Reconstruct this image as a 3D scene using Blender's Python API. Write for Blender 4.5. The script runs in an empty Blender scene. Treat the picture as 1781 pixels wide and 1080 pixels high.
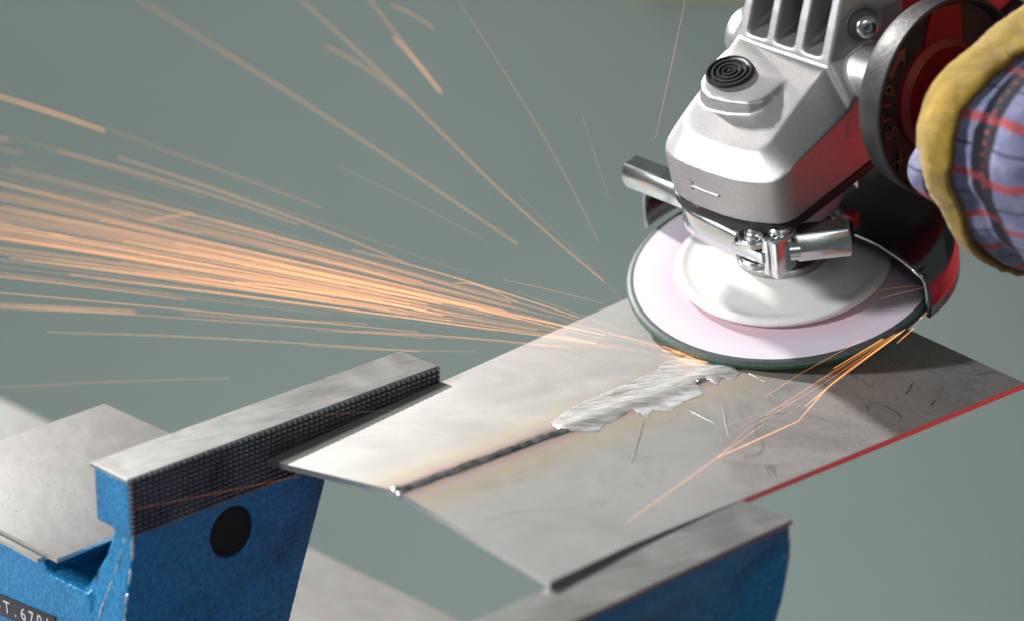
import bpy, bmesh, math, random
from mathutils import Vector, Matrix, Quaternion, noise
random.seed(7)
sc = bpy.context.scene
COL = sc.collection
MM = 0.001

# ------------------------------------------------------------------ camera
CAM_LOC = Vector((0.65640, -0.61076, 0.37138))
CAM_R = Vector((0.70028657, 0.71386184, 0.0))
CAM_U = Vector((-0.26047161, 0.25551831, 0.93105582))
CAM_F = Vector((-0.66464521, 0.65200588, -0.36487678))
cam_d = bpy.data.cameras.new('camera')
cam = bpy.data.objects.new('camera', cam_d)
COL.objects.link(cam)
m = Matrix.Identity(4)
for i in range(3):
    m[i][0] = CAM_R[i]; m[i][1] = CAM_U[i]; m[i][2] = -CAM_F[i]; m[i][3] = CAM_LOC[i]
cam.matrix_world = m
cam_d.sensor_width = 36.0
cam_d.lens = 36.0 * 5020.0 / 1781.0
cam_d.clip_start = 0.02
cam_d.clip_end = 60
cam_d.dof.use_dof = True
cam_d.dof.focus_distance = 0.962
cam_d.dof.aperture_fstop = 7.8
sc.camera = cam

# ------------------------------------------------------------------ world, lamps, exposure
w = bpy.data.worlds.new('World'); sc.world = w; w.use_nodes = True
w.node_tree.nodes['Background'].inputs[0].default_value = (0.74, 0.82, 0.84, 1)
w.node_tree.nodes['Background'].inputs[1].default_value = 0.125

def lamp(name, loc, target, energy, size, color, size_y=None):
    l = bpy.data.lights.new(name, 'AREA'); l.energy = energy
    l.shape = 'RECTANGLE' if size_y else 'DISK'
    l.size = size
    if size_y: l.size_y = size_y
    l.color = color
    o = bpy.data.objects.new(name, l); COL.objects.link(o)
    o.location = loc
    d = Vector(target) - Vector(loc)
    o.rotation_euler = d.to_track_quat('-Z', 'Y').to_euler()
    return o
T0 = Vector((0.05, 0.02, 0.0))
lamp('key_lamp', T0 + Vector((-1.0, 0.12, 0.60)) * 1.6, T0, 58, 0.10, (1.0, 0.97, 0.93))
lamp('front_lamp', T0 + Vector((-0.46, -0.78, 0.46)) * 1.7, T0 + Vector((0, 0.05, 0.03)), 30, 0.26, (0.98, 0.98, 1.0))
lamp('lower_wall_fill', (-0.25, 0.25, -0.85), (-1.0, 1.0, -0.80), 17, 1.2, (0.95, 1, 1), 0.3)  # unseen fill added to brighten the wall towards its bottom
lamp('right_fill', T0 + Vector((1.0, -0.75, 0.75)) * 1.5, T0, 5.5, 0.9, (0.93, 0.97, 1.0))  # soft fill added from the right to lift the jaw sides
sc.view_settings.view_transform = 'Standard'
sc.view_settings.look = 'None'
sc.view_settings.exposure = 0.0
sc.view_settings.gamma = 1.0
sc.cycles.max_bounces = 8
sc.cycles.transparent_max_bounces = 64
sc.cycles.caustics_reflective = False
sc.cycles.caustics_refractive = False

# ------------------------------------------------------------------ materials
class NT:
    def __init__(self, name):
        self.m = bpy.data.materials.new(name); self.m.use_nodes = True
        self.t = self.m.node_tree; self.b = self.t.nodes['Principled BSDF']
    def n(self, typ, **kw):
        nd = self.t.nodes.new(typ)
        for k, v in kw.items(): setattr(nd, k, v)
        return nd
    def l(self, a, b): self.t.links.new(a, b)
    def val(self, node, **kw):
        for k, v in kw.items(): node.inputs[k].default_value = v
    def coord(self, scale=(1, 1, 1), kind='Object', rot=(0, 0, 0), loc=(0, 0, 0)):
        c = self.n('ShaderNodeTexCoord'); mp = self.n('ShaderNodeMapping'); mq = self.n('ShaderNodeMapping')
        mp.inputs['Rotation'].default_value = rot; mq.inputs['Scale'].default_value = scale
        self.l(c.outputs[kind], mp.inputs['Vector']); self.l(mp.outputs[0], mq.inputs['Vector']); return mq.outputs[0]
    def noise(self, vec, scale=5, detail=4, rough=0.55, dist=0.0):
        t = self.n('ShaderNodeTexNoise'); t.inputs['Scale'].default_value = scale
        t.inputs['Detail'].default_value = detail; t.inputs['Roughness'].default_value = rough
        t.inputs['Distortion'].default_value = dist
        self.l(vec, t.inputs['Vector']); return t.outputs['Fac']
    def ramp(self, fac, stops, interp='LINEAR'):
        r = self.n('ShaderNodeValToRGB'); r.color_ramp.interpolation = interp
        el = r.color_ramp.elements
        while len(el) < len(stops): el.new(0.5)
        for e, (p, c) in zip(el, stops):
            e.position = p; e.color = (c, c, c, 1) if not isinstance(c, tuple) else (*c, 1)
        self.l(fac, r.inputs[0]); return r.outputs[0]
    def math(self, op, a, b=None, c=None):
        n = self.n('ShaderNodeMath', operation=op)
        for i, v in enumerate((a, b, c)):
            if v is None: continue
            if isinstance(v, (int, float)): n.inputs[i].default_value = v
            else: self.l(v, n.inputs[i])
        return n.outputs[0]
    def mix(self, fac, a, b, blend='MIX'):
        n = self.n('ShaderNodeMix', data_type='RGBA', blend_type=blend)
        for idx, v in ((0, fac), (6, a), (7, b)):
            if isinstance(v, (int, float)): n.inputs[idx].default_value = v
            elif isinstance(v, tuple): n.inputs[idx].default_value = (*v, 1)
            else: self.l(v, n.inputs[idx])
        return n.outputs[2]
    def bump(self, height, strength=0.3, dist=0.0005):
        b = self.n('ShaderNodeBump'); b.inputs['Strength'].default_value = strength
        b.inputs['Distance'].default_value = dist
        self.l(height, b.inputs['Height']); self.l(b.outputs[0], self.b.inputs['Normal'])
    def set(self, color=None, rough=None, metal=None, **kw):
        for key, v in (('Base Color', color), ('Roughness', rough), ('Metallic', metal)):
            if v is None: continue
            if isinstance(v, (int, float)): self.b.inputs[key].default_value = v
            elif isinstance(v, tuple): self.b.inputs[key].default_value = (*v, 1)
            else: self.l(v, self.b.inputs[key])
        for k, v in kw.items(): self.b.inputs[k.replace('_', ' ')].default_value = v
        return self

def simple(name, col, rough=0.5, metal=0.0, var=0.12, scale=300, bump=0.0, bs=2500, bd=0.0003):
    t = NT(name); v = t.coord()
    f = t.noise(v, scale, 4)
    c = t.mix(t.ramp(f, [(0.3, 0.0), (0.7, 1.0)]), tuple(x * (1 - var) for x in col), tuple(min(1, x * (1 + var)) for x in col))
    r = t.math('ADD', t.math('MULTIPLY', f, 0.2), rough - 0.1)
    t.set(c, r, metal)
    if bump: t.bump(t.noise(v, bs, 2), bump, bd)
    return t.m

M = {}
# cast silver housing: sandy cast grain
t = NT('cast_aluminium'); v = t.coord()
g = t.noise(v, 3400, 2, 0.6); big = t.noise(v, 90, 3)
t.set(t.mix(t.ramp(g, [(0.35, 0.0), (0.65, 1.0)]), (0.40, 0.39, 0.39), (0.57, 0.56, 0.56)), t.math('ADD', t.math('MULTIPLY', big, 0.14), 0.36), 0.82)
dst = t.ramp(t.noise(v, 70, 7, 0.72, 0.6), [(0.56, 0.0), (0.74, 0.5)])
t.set(t.mix(dst, t.mix(t.ramp(g, [(0.35, 0.0), (0.65, 1.0)]), (0.40, 0.39, 0.39), (0.57, 0.56, 0.56)), (0.24, 0.23, 0.22)))
t.bump(g, 0.22, 0.0003); M['cast'] = t.m
# zinc plated
t = NT('zinc_steel'); v = t.coord()
g = t.noise(v, 120, 4)
t.set(t.mix(g, (0.62, 0.65, 0.66), (0.80, 0.82, 0.82)), t.math('ADD', t.math('MULTIPLY', g, 0.16), 0.16), 1.0)
t.bump(t.noise(v, 900, 3), 0.08, 0.0003); M['zinc'] = t.m
t = NT('chrome_guard'); v = t.coord()
g = t.noise(v, 60, 4)
t.set((0.21, 0.22, 0.225), t.math('ADD', t.math('MULTIPLY', g, 0.18), 0.07), 1.0)
t.bump(t.noise(v, 260, 3), 0.06, 0.0004); M['guard'] = t.m
M['gasket'] = simple('black_gasket', (0.018, 0.016, 0.016), 0.38, 0, 0.2, 400, 0.1)
M['rubber'] = simple('black_rubber', (0.022, 0.022, 0.025), 0.42, 0, 0.3, 220, 0.25, 900, 0.0004)
M['flange'] = simple('dark_grey_plastic', (0.017, 0.017, 0.019), 0.50, 0, 0.4, 160, 0.3, 500, 0.0004)
M['red_plastic'] = simple('red_plastic', (0.33, 0.006, 0.013), 0.36, 0, 0.1, 300, 0.1)
M['shaded_red'] = simple('shaded_red_plastic', (0.17, 0.003, 0.007), 0.4, 0, 0.15, 300, 0.15)  # red plastic darkened in colour for the shade on grip and flash
M['red_ink'] = simple('faded_red_lettering', (0.13, 0.045, 0.028), 0.55, 0, 0.3, 900)
M['white_pad'] = simple('white_nylon', (0.86, 0.855, 0.82), 0.30, 0, 0.02, 200)
M['nut'] = simple('grey_steel_nut', (0.42, 0.41, 0.39), 0.30, 1.0, 0.1, 200)
M['dark_hole'] = simple('dark_hole', (0.006, 0.006, 0.007), 0.8, 0, 0.2)
# disc paper: concentric print worn to rings
t = NT('disc_paper'); c = t.n('ShaderNodeTexCoord'); sx = t.n('ShaderNodeSeparateXYZ'); t.l(c.outputs['Object'], sx.inputs[0])
rr = t.math('SQRT', t.math('ADD', t.math('POWER', sx.outputs[0], 2.0), t.math('POWER', sx.outputs[1], 2.0)))
cx = t.n('ShaderNodeCombineXYZ'); t.l(rr, cx.inputs[0])
ring = t.noise(cx.outputs[0], 700, 5, 0.65)
base = t.ramp(t.math('DIVIDE', rr, 0.055), [(0.66, (0.66, 0.46, 0.52)), (0.73, (0.68, 0.54, 0.61)), (0.80, (0.70, 0.63, 0.71)), (0.88, (0.73, 0.70, 0.79)), (0.97, (0.73, 0.69, 0.78))])
t.set(t.mix(t.math('MULTIPLY', t.ramp(ring, [(0.38, 0.0), (0.7, 1.0)]), 0.35), base, (0.80, 0.54, 0.62)), 0.42, 0.0); M['paper'] = t.m
M['green_abrasive'] = simple('green_abrasive', (0.045, 0.105, 0.072), 0.6, 0, 0.35, 900, 0.5, 3000, 0.0004)
M['grey_rim'] = simple('grey_resin_rim', (0.060, 0.076, 0.076), 0.5, 0, 0.2, 600, 0.2)
# machined steel
def steel(name, c0, c1, rough, sc_, rot=0.0, strength=0.12, metal=0.95, speck=0.0):
    t = NT(name); v = t.coord(sc_, rot=(0, 0, rot)); v0 = t.coord()
    f = t.noise(v, 60, 6, 0.65); bl = t.noise(v0, 45, 5, 0.6, 0.4)
    c = t.mix(t.ramp(t.math('ADD', t.math('MULTIPLY', f, 0.5), t.math('MULTIPLY', bl, 0.5)), [(0.33, 0.0), (0.66, 1.0)]), c0, c1)
    if speck:
        sp = t.ramp(t.noise(v0, 900, 3, 0.5), [(0.66, 0.0), (0.72, 1.0)])
        c = t.mix(t.math('MULTIPLY', sp, speck), c, (0.06, 0.055, 0.05))
    t.set(c, t.math('ADD', t.math('MULTIPLY', bl, 0.22), rough - 0.1), metal)
    t.bump(f, strength, 0.0003)
    return t.m
M['jaw_steel'] = steel('machined_jaw_steel', (0.27, 0.265, 0.26), (0.44, 0.435, 0.43), 0.46, (6, 0.6, 1), 0.3, 0.15, 0.85, 0.5)
M['teeth_steel'] = steel('dark_toothed_steel', (0.16, 0.17, 0.19), (0.32, 0.335, 0.36), 0.42, (1, 1, 1), 0, 0.1, 0.85, 0.5)
M['sheet_steel'] = steel('dull_sheet_steel', (0.165, 0.163, 0.16), (0.235, 0.232, 0.228), 0.62, (1, 4, 1), 0.5, 0.25, 0.5, 0.8)
M['sheet_edge'] = steel('cut_sheet_edge', (0.45, 0.42, 0.38), (0.72, 0.70, 0.66), 0.32, (1, 1, 8), 0, 0.2, 0.9)
# hammered blue paint
t = NT('blue_hammered_paint'); v = t.coord()
vo = t.n('ShaderNodeTexVoronoi', feature='SMOOTH_F1'); vo.inputs['Scale'].default_value = 680; vo.inputs['Smoothness'].default_value = 0.7
mpn = t.noise(v, 300, 3)
vm = t.n('ShaderNodeVectorMath', operation='ADD'); t.l(v, vm.inputs[0])
sc3 = t.n('ShaderNodeVectorMath', operation='SCALE'); sc3.inputs[3].default_value = 0.0012
nz = t.n('ShaderNodeTexNoise'); nz.inputs['Scale'].default_value = 400; t.l(v, nz.inputs['Vector']); t.l(nz.outputs['Color'], sc3.inputs[0]); t.l(sc3.outputs[0], vm.inputs[1])
t.l(vm.outputs[0], vo.inputs['Vector'])
col = t.mix(t.ramp(vo.outputs['Distance'], [(0.15, 0.0), (0.75, 1.0)]), (0.010, 0.158, 0.37), (0.024, 0.265, 0.53))
grime = t.ramp(t.noise(v, 38, 6, 0.65, 0.5), [(0.52, 0.0), (0.72, 0.55)])
col = t.mix(grime, col, (0.012, 0.03, 0.055))
wear = t.ramp(t.noise(v, 150, 7, 0.72), [(0.64, 0.0), (0.665, 1.0)])
col = t.mix(t.math('MULTIPLY', wear, 0.5), col, (0.30, 0.32, 0.33))
t.set(col, 0.36, 0.15)
hb = t.math('SUBTRACT', t.math('MULTIPLY', vo.outputs['Distance'], 0.8), t.math('MULTIPLY', mpn, 0.3))
t.bump(hb, 0.55, 0.0009); M['blue'] = t.m
M['bare_edge'] = simple('bare_worn_edge', (0.62, 0.68, 0.72), 0.35, 0.7, 0.3, 700, 0.4, 1500)
M['label_tape'] = simple('black_label_tape', (0.030, 0.031, 0.036), 0.35, 0, 0.15, 500)
M['label_text'] = simple('white_embossed_letters', (0.62, 0.64, 0.66), 0.5, 0, 0.15, 900)
M['bench'] = steel('pale_bench_steel', (0.25, 0.245, 0.24), (0.33, 0.325, 0.32), 0.6, (1, 3, 1), 0.2, 0.05, 0.3)
M['bench_leg'] = simple('grey_paint', (0.25, 0.27, 0.27), 0.5)
M['wall'] = simple('grey_green_wall', (0.120, 0.150, 0.138), 0.85, 0, 0.13, 1.5)
M['floor'] = simple('grey_floor', (0.30, 0.33, 0.32), 0.7, 0, 0.05, 2)
M['olive'] = simple('yellow_green_paint', (0.17, 0.175, 0.045), 0.7, 0, 0.05, 3)
M['curtain'] = simple('red_curtain', (0.46, 0.008, 0.016), 0.5, 0, 0.1, 8)

# welded plate: stainless with heat tint running along the seam (seam at x = 68 mm)
t = NT('stainless_plate'); v0 = t.coord(); c = t.n('ShaderNodeTexCoord'); sx = t.n('ShaderNodeSeparateXYZ'); t.l(c.outputs['Object'], sx.inputs[0])
br = t.noise(t.coord((9, 1.0, 1), rot=(0, 0, 0.18)), 70, 7, 0.7)
br2 = t.noise(t.coord((1.2, 7, 1), rot=(0, 0, -0.35)), 50, 6, 0.7, 0.6)
bl = t.noise(v0, 26, 6, 0.62, 0.8)
mot = t.noise(v0, 17, 7, 0.68, 1.4)
c1 = t.mix(t.ramp(bl, [(0.32, 0.0), (0.68, 1.0)]), (0.42, 0.413, 0.398), (0.54, 0.532, 0.515))
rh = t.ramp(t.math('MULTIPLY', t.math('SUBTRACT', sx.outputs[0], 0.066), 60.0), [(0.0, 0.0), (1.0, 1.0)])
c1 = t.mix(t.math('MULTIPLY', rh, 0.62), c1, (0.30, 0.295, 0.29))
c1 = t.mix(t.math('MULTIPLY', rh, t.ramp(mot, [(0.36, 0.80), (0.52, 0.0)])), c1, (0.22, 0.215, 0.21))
c1 = t.mix(t.math('MULTIPLY', t.ramp(br2, [(0.35, 1.0), (0.55, 0.0)]), 0.22), c1, (0.42, 0.415, 0.41))
warp = t.math('MULTIPLY', t.math('SUBTRACT', t.noise(v0, 60, 4), 0.5), 0.010)
dx = t.math('ABSOLUTE', t.math('ADD', t.math('SUBTRACT', sx.outputs[0], 0.068), warp))
warp2 = t.math('MULTIPLY', t.math('SUBTRACT', t.noise(v0, 110, 5), 0.5), 0.003)
dxs = t.math('ABSOLUTE', t.math('ADD', t.math('SUBTRACT', sx.outputs[0], 0.068), warp2))
fineb = t.noise(t.coord((1.0, 26, 1), rot=(0, 0, -0.25)), 60, 6, 0.8)
c1 = t.mix(t.math('MULTIPLY', t.ramp(fineb, [(0.40, 1.0), (0.60, 0.0)]), 0.22), c1, (0.30, 0.295, 0.285))
spk = t.ramp(t.noise(v0, 1100, 3, 0.5), [(0.66, 0.0), (0.72, 1.0)])
c1 = t.mix(t.math('MULTIPLY', spk, 0.5), c1, (0.14, 0.13, 0.12))
# straw-brown oxide bands
tf = t.ramp(t.math('DIVIDE', dxs, 0.024), [(0.0, 1.0), (0.22, 0.95), (0.38, 0.70), (0.60, 0.42), (1.0, 0.0)])
tint = t.ramp(t.math('DIVIDE', dxs, 0.024), [(0.0, (0.055, 0.045, 0.05)), (0.10, (0.10, 0.08, 0.08)), (0.15, (0.32, 0.27, 0.26)), (0.20, (0.42, 0.26, 0.17)), (0.26, (0.38, 0.33, 0.32)), (0.40, (0.42, 0.34, 0.22)), (1.0, (0.48, 0.43, 0.31))])
c1 = t.mix(tf, c1, tint)
# dark hair-like scuffs on the right half, thickest to the far corner
scr = t.ramp(t.noise(t.coord((1.0, 3.4, 1), rot=(0, 0, 0.7)), 230, 4, 0.75, 2.2), [(0.60, 0.0), (0.625, 1.0)])
zone = t.ramp(t.math('ADD', t.math('MULTIPLY', t.math('SUBTRACT', sx.outputs[1], 0.02), 7.0), t.math('MULTIPLY', t.math('SUBTRACT', sx.outputs[0], 0.085), 9.0)), [(0.12, 0.0), (0.75, 1.0)])
c1 = t.mix(t.math('MULTIPLY', t.math('MULTIPLY', scr, zone), 0.9), c1, (0.035, 0.03, 0.03))
c1 = t.mix(t.math('MULTIPLY', t.math('MULTIPLY', zone, t.ramp(bl, [(0.4, 0.0), (0.6, 1.0)])), 0.35), c1, (0.30, 0.25, 0.21))
# fine white scratches
ws = t.ramp(t.noise(t.coord((1, 16, 1), rot=(0, 0, 1.15)), 90, 3, 0.6, 0.3), [(0.735, 0.0), (0.75, 1.0)])
c1 = t.mix(t.math('MULTIPLY', ws, 0.5), c1, (0.85, 0.85, 0.85))
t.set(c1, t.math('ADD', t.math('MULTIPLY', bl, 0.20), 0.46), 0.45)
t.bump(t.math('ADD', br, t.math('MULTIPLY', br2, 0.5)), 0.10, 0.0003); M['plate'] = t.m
# freshly ground bright metal with cross-hatched grinding lines
t = NT('ground_bright_metal'); g1 = t.noise(t.coord((1.0, 16, 1), rot=(0, 0, -1.05)), 80, 6, 0.8)
g3 = t.noise(t.coord((1.0, 22, 1), rot=(0, 0, -0.80)), 110, 4, 0.8)
bl = t.noise(t.coord((4, 1, 1)), 55, 4); c = t.n('ShaderNodeTexCoord'); sx = t.n('ShaderNodeSeparateXYZ'); t.l(c.outputs['Object'], sx.inputs[0])
cc = t.mix(t.ramp(t.math('ADD', t.math('MULTIPLY', g1, 0.6), t.math('MULTIPLY', g3, 0.4)), [(0.42, 0.0), (0.55, 1.0)]), (0.25, 0.245, 0.235), (1.0, 1.0, 0.99))
mid = t.math('ABSOLUTE', t.math('SUBTRACT', sx.outputs[0], t.math('ADD', 0.0672, t.math('MULTIPLY', t.noise(t.coord((1, 1, 1)), 60, 2), 0.005))))
cc = t.mix(t.math('MULTIPLY', t.ramp(t.math('MULTIPLY', mid, 1 / 0.0055), [(0.2, 1.0), (1.0, 0.0)]), t.math('MULTIPLY', t.ramp(g1, [(0.35, 1.0), (0.62, 0.15)]), 0.75)), cc, (0.26, 0.25, 0.235))
cc = t.mix(t.math('MULTIPLY', t.ramp(bl, [(0.60, 0.0), (0.70, 1.0)]), 0.7), cc, (0.33, 0.24, 0.13))
t.set(cc, t.math('ADD', t.math('MULTIPLY', g1, 0.25), 0.26), 0.55); t.bump(t.math('ADD', g1, t.math('MULTIPLY', g3, 0.6)), 0.45, 0.0005); M['ground'] = t.m
M['weld'] = simple('oxidised_weld', (0.27, 0.26, 0.265), 0.34, 0.8, 0.6, 260, 0.5, 700, 0.0006)
M['weld_bright'] = simple('bright_weld_tip', (0.75, 0.74, 0.72), 0.22, 1.0, 0.1, 500, 0.3)
M['hair'] = simple('black_hair', (0.03, 0.026, 0.024), 0.5)
# glove cloth: plaid in handle coordinates (z along the grip, angle around it)
t = NT('plaid_cloth'); c = t.n('ShaderNodeTexCoord'); sx = t.n('ShaderNodeSeparateXYZ')
wn = t.n('ShaderNodeTexNoise'); wn.inputs['Scale'].default_value = 55; wn.inputs['Detail'].default_value = 3; t.l(c.outputs['Object'], wn.inputs['Vector'])
wsub = t.n('ShaderNodeVectorMath', operation='SUBTRACT'); t.l(wn.outputs['Color'], wsub.inputs[0]); wsub.inputs[1].default_value = (0.5, 0.5, 0.5)
wsc = t.n('ShaderNodeVectorMath', operation='SCALE'); t.l(wsub.outputs[0], wsc.inputs[0]); wsc.inputs[3].default_value = 0.0045
wad = t.n('ShaderNodeVectorMath', operation='ADD'); t.l(c.outputs['Object'], wad.inputs[0]); t.l(wsc.outputs[0], wad.inputs[1])
t.l(wad.outputs[0], sx.inputs[0])
ang = t.math('ARCTAN2', sx.outputs[1], sx.outputs[0])
fa = t.math('FRACT', t.math('ADD', t.math('MULTIPLY', ang, 2.9), 0.30))
ft = t.math('FRACT', t.math('ADD', t.math('MULTIPLY', sx.outputs[2], 1 / 0.026), -1.08))
fib = t.noise(t.coord((1, 1, 1)), 1500, 4, 0.7)
blot = t.noise(t.coord(), 160, 4)
lil = t.mix(t.ramp(fib, [(0.3, 0.0), (0.7, 1.0)]), (0.10, 0.105, 0.27), (0.40, 0.41, 0.64))
lil = t.mix(t.math('MULTIPLY', t.ramp(blot, [(0.4, 0.0), (0.7, 1.0)]), 0.45), lil, (0.55, 0.56, 0.70))
blackband = t.ramp(ft, [(0.40, 0.0), (0.43, 1.0), (0.86, 1.0), (0.89, 0.0)])
redA = t.ramp(fa, [(0.0, 0.0), (0.10, 0.0), (0.13, 1.0), (0.25, 1.0), (0.28, 0.0)])
thinB = t.ramp(fa, [(0.62, 0.0), (0.635, 1.0), (0.665, 1.0), (0.68, 0.0)])
cl = t.mix(t.math('MULTIPLY', thinB, 0.85), lil, (0.02, 0.02, 0.035))
cl = t.mix(t.math('MULTIPLY', redA, 0.85), cl, (0.66, 0.085, 0.085))
dark = t.mix(t.math('MULTIPLY', redA, t.math('GREATER_THAN', fib, 0.50)), (0.014, 0.014, 0.026), (0.50, 0.05, 0.06))
dash = t.ramp(t.math('FRACT', t.math('MULTIPLY', ang, 16.0)), [(0.0, 1.0), (0.32, 1.0), (0.36, 0.0)])
mid = t.ramp(ft, [(0.60, 0.0), (0.615, 1.0), (0.68, 1.0), (0.695, 0.0)])
dark = t.mix(t.math('MULTIPLY', t.math('MULTIPLY', dash, mid), 0.8), dark, (0.52, 0.05, 0.07))
cl = t.mix(blackband, cl, dark)
t.set(cl, 0.95, 0.0, Sheen_Weight=0.06, Sheen_Roughness=0.5)
t.bump(t.math('ADD', fib, t.math('MULTIPLY', blot, 0.8)), 0.8, 0.0014); M['plaid'] = t.m
t = NT('yellow_leather'); v = t.coord(); f1 = t.noise(v, 130, 5, 0.65); f2 = t.noise(v, 1600, 3)
cl = t.mix(t.ramp(f1, [(0.30, 0.0), (0.72, 1.0)]), (0.28, 0.165, 0.009), (0.58, 0.38, 0.045))
cl = t.mix(t.math('MULTIPLY', t.ramp(f2, [(0.45, 0.0), (0.7, 1.0)]), 0.4), cl, (0.52, 0.36, 0.07))
t.set(cl, 0.95, 0.0, Sheen_Weight=0.3); t.bump(t.math('ADD', f2, t.math('MULTIPLY', f1, 1.5)), 0.8, 0.0012); M['leather'] = t.m

M['seam'] = simple('brown_seam', (0.16, 0.09, 0.025), 0.9, 0, 0.4, 700, 0.6, 900, 0.0008)
def emit(name, col, s):
    # glowing streak: adds its own light to whatever is seen through it
    m_ = bpy.data.materials.new(name); m_.use_nodes = True; nt = m_.node_tree; nt.nodes.clear()
    e = nt.nodes.new('ShaderNodeEmission'); e.inputs[0].default_value = (*col, 1); e.inputs[1].default_value = s
    tr = nt.nodes.new('ShaderNodeBsdfTransparent'); ad = nt.nodes.new('ShaderNodeAddShader'); ou = nt.nodes.new('ShaderNodeOutputMaterial')
    nt.links.new(e.outputs[0], ad.inputs[0]); nt.links.new(tr.outputs[0], ad.inputs[1]); nt.links.new(ad.outputs[0], ou.inputs[0])
    return m_
SPK = [emit('spark_dull', (1.0, 0.33, 0.09), 0.17), emit('spark_warm', (1.0, 0.34, 0.095), 0.31), emit('spark_bright', (1.0, 0.39, 0.12), 0.74)]

# ------------------------------------------------------------------ mesh helpers (all lengths in mm)
def lerp(a, b, t): return a + (b - a) * t
def finish(bm, name, mat, parent=None, sharp=40, smooth=True, recalc=True):
    if recalc: bmesh.ops.recalc_face_normals(bm, faces=bm.faces[:])
    bmesh.ops.scale(bm, vec=(MM, MM, MM), verts=bm.verts[:])
    me = bpy.data.meshes.new(name)
    if smooth:
        a = math.radians(sharp)
        for f in bm.faces: f.smooth = True
        for e in bm.edges:
            if len(e.link_faces) == 2 and e.calc_face_angle(0) > a: e.smooth = False
    bm.to_mesh(me); bm.free()
    for mm_ in (mat if isinstance(mat, (list, tuple)) else [mat]): me.materials.append(mm_)
    o = bpy.data.objects.new(name, me); COL.objects.link(o)
    if parent: o.parent = parent
    return o
def empty(name, mat=None):
    o = bpy.data.objects.new(name, None); COL.objects.link(o); o.empty_display_size = 0.02
    if mat is not None: o.matrix_world = mat
    return o
def tag(o, label=None, cat=None, group=None, kind=None):
    for k, v in (('label', label), ('category', cat), ('group', group), ('kind', kind)):
        if v: o[k] = v
    return o
def box(bm, x0, x1, y0, y1, z0, z1, bev=0, seg=2):
    r = bmesh.ops.create_cube(bm, size=1)
    for v in r['verts']:
        v.co = Vector(((x0 + x1) / 2 + v.co.x * (x1 - x0), (y0 + y1) / 2 + v.co.y * (y1 - y0), (z0 + z1) / 2 + v.co.z * (z1 - z0)))
    if bev:
        es = list({e for v in r['verts'] for e in v.link_edges})
        bmesh.ops.bevel(bm, geom=es, offset=bev, segments=seg, profile=0.5, affect='EDGES')
    return r['verts']
def hexa(bm, low, high):
    vs = [bm.verts.new(p) for p in low + high]; n = len(low)
    bm.faces.new(vs[:n][::-1]); bm.faces.new(vs[n:])
    for i in range(n): bm.faces.new((vs[i], vs[(i + 1) % n], vs[n + (i + 1) % n], vs[n + i]))
def loft(bm, rings, cap0=True, cap1=True, closed=True):
    R_ = [[bm.verts.new(p) for p in r] for r in rings]; n = len(R_[0])
    for a, b in zip(R_, R_[1:]):
        for i in range(n if closed else n - 1): bm.faces.new((a[i], a[(i + 1) % n], b[(i + 1) % n], b[i]))
    if cap0: bm.faces.new(R_[0][::-1])
    if cap1: bm.faces.new(R_[-1])
    return R_
def lathe(bm, prof, n=96, cap=False):
    rings = []
    for r, h in prof:
        if r < 1e-6: rings.append([bm.verts.new((0, 0, h))])
        else: rings.append([bm.verts.new((r * math.cos(2 * math.pi * i / n), r * math.sin(2 * math.pi * i / n), h)) for i in range(n)])
    for a, b in zip(rings, rings[1:]):
        if len(a) == 1 and len(b) == 1: continue
        for i in range(n):
            j = (i + 1) % n
            if len(a) == 1: bm.faces.new((a[0], b[j], b[i]))
            elif len(b) == 1: bm.faces.new((a[i], a[j], b[0]))
            else: bm.faces.new((a[i], a[j], b[j], b[i]))
def frame(d, up):
    d = Vector(d).normalized(); u = Vector(up); u = (u - d * u.dot(d)).normalized(); return u, d.cross(u), d
def cyl(bm, p0, p1, r, n=24, r1=None, bev=0.0):
    p0, p1 = Vector(p0), Vector(p1); d = (p1 - p0); L = d.length
    u, v, d = frame(d, (0.3, 0.5, 0.81) if abs(d.normalized().z) < 0.95 else (1, 0, 0))
    r1 = r if r1 is None else r1
    prof = [(r, 0), (r1, L)] if not bev else [(r - bev, 0), (r, bev), (r1, L - bev), (r1 - bev, L)]
    loft(bm, [[p0 + d * h + (u * math.cos(2 * math.pi * i / n) + v * math.sin(2 * math.pi * i / n)) * rr for i in range(n)] for rr, h in prof])
def tube(bm, pts, rad, n=8, cap=True):
    pts = [Vector(p) for p in pts]; rings = []
    for i, p in enumerate(pts):
        d = (pts[min(i + 1, len(pts) - 1)] - pts[max(i - 1, 0)])
        u, v, d = frame(d, (0.2, 0.3, 0.93))
        r = rad[i] if isinstance(rad, (list, tuple)) else rad
        rings.append([p + (u * math.cos(2 * math.pi * k / n) + v * math.sin(2 * math.pi * k / n)) * r for k in range(n)])
    loft(bm, rings, cap, cap)
def ball(bm, c, r, sub=2, scale=(1, 1, 1)):
    g = bmesh.ops.create_icosphere(bm, subdivisions=sub, radius=1)
    for v in g['verts']: v.co = Vector(c) + Vector((v.co.x * r * scale[0], v.co.y * r * scale[1], v.co.z * r * scale[2]))
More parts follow.
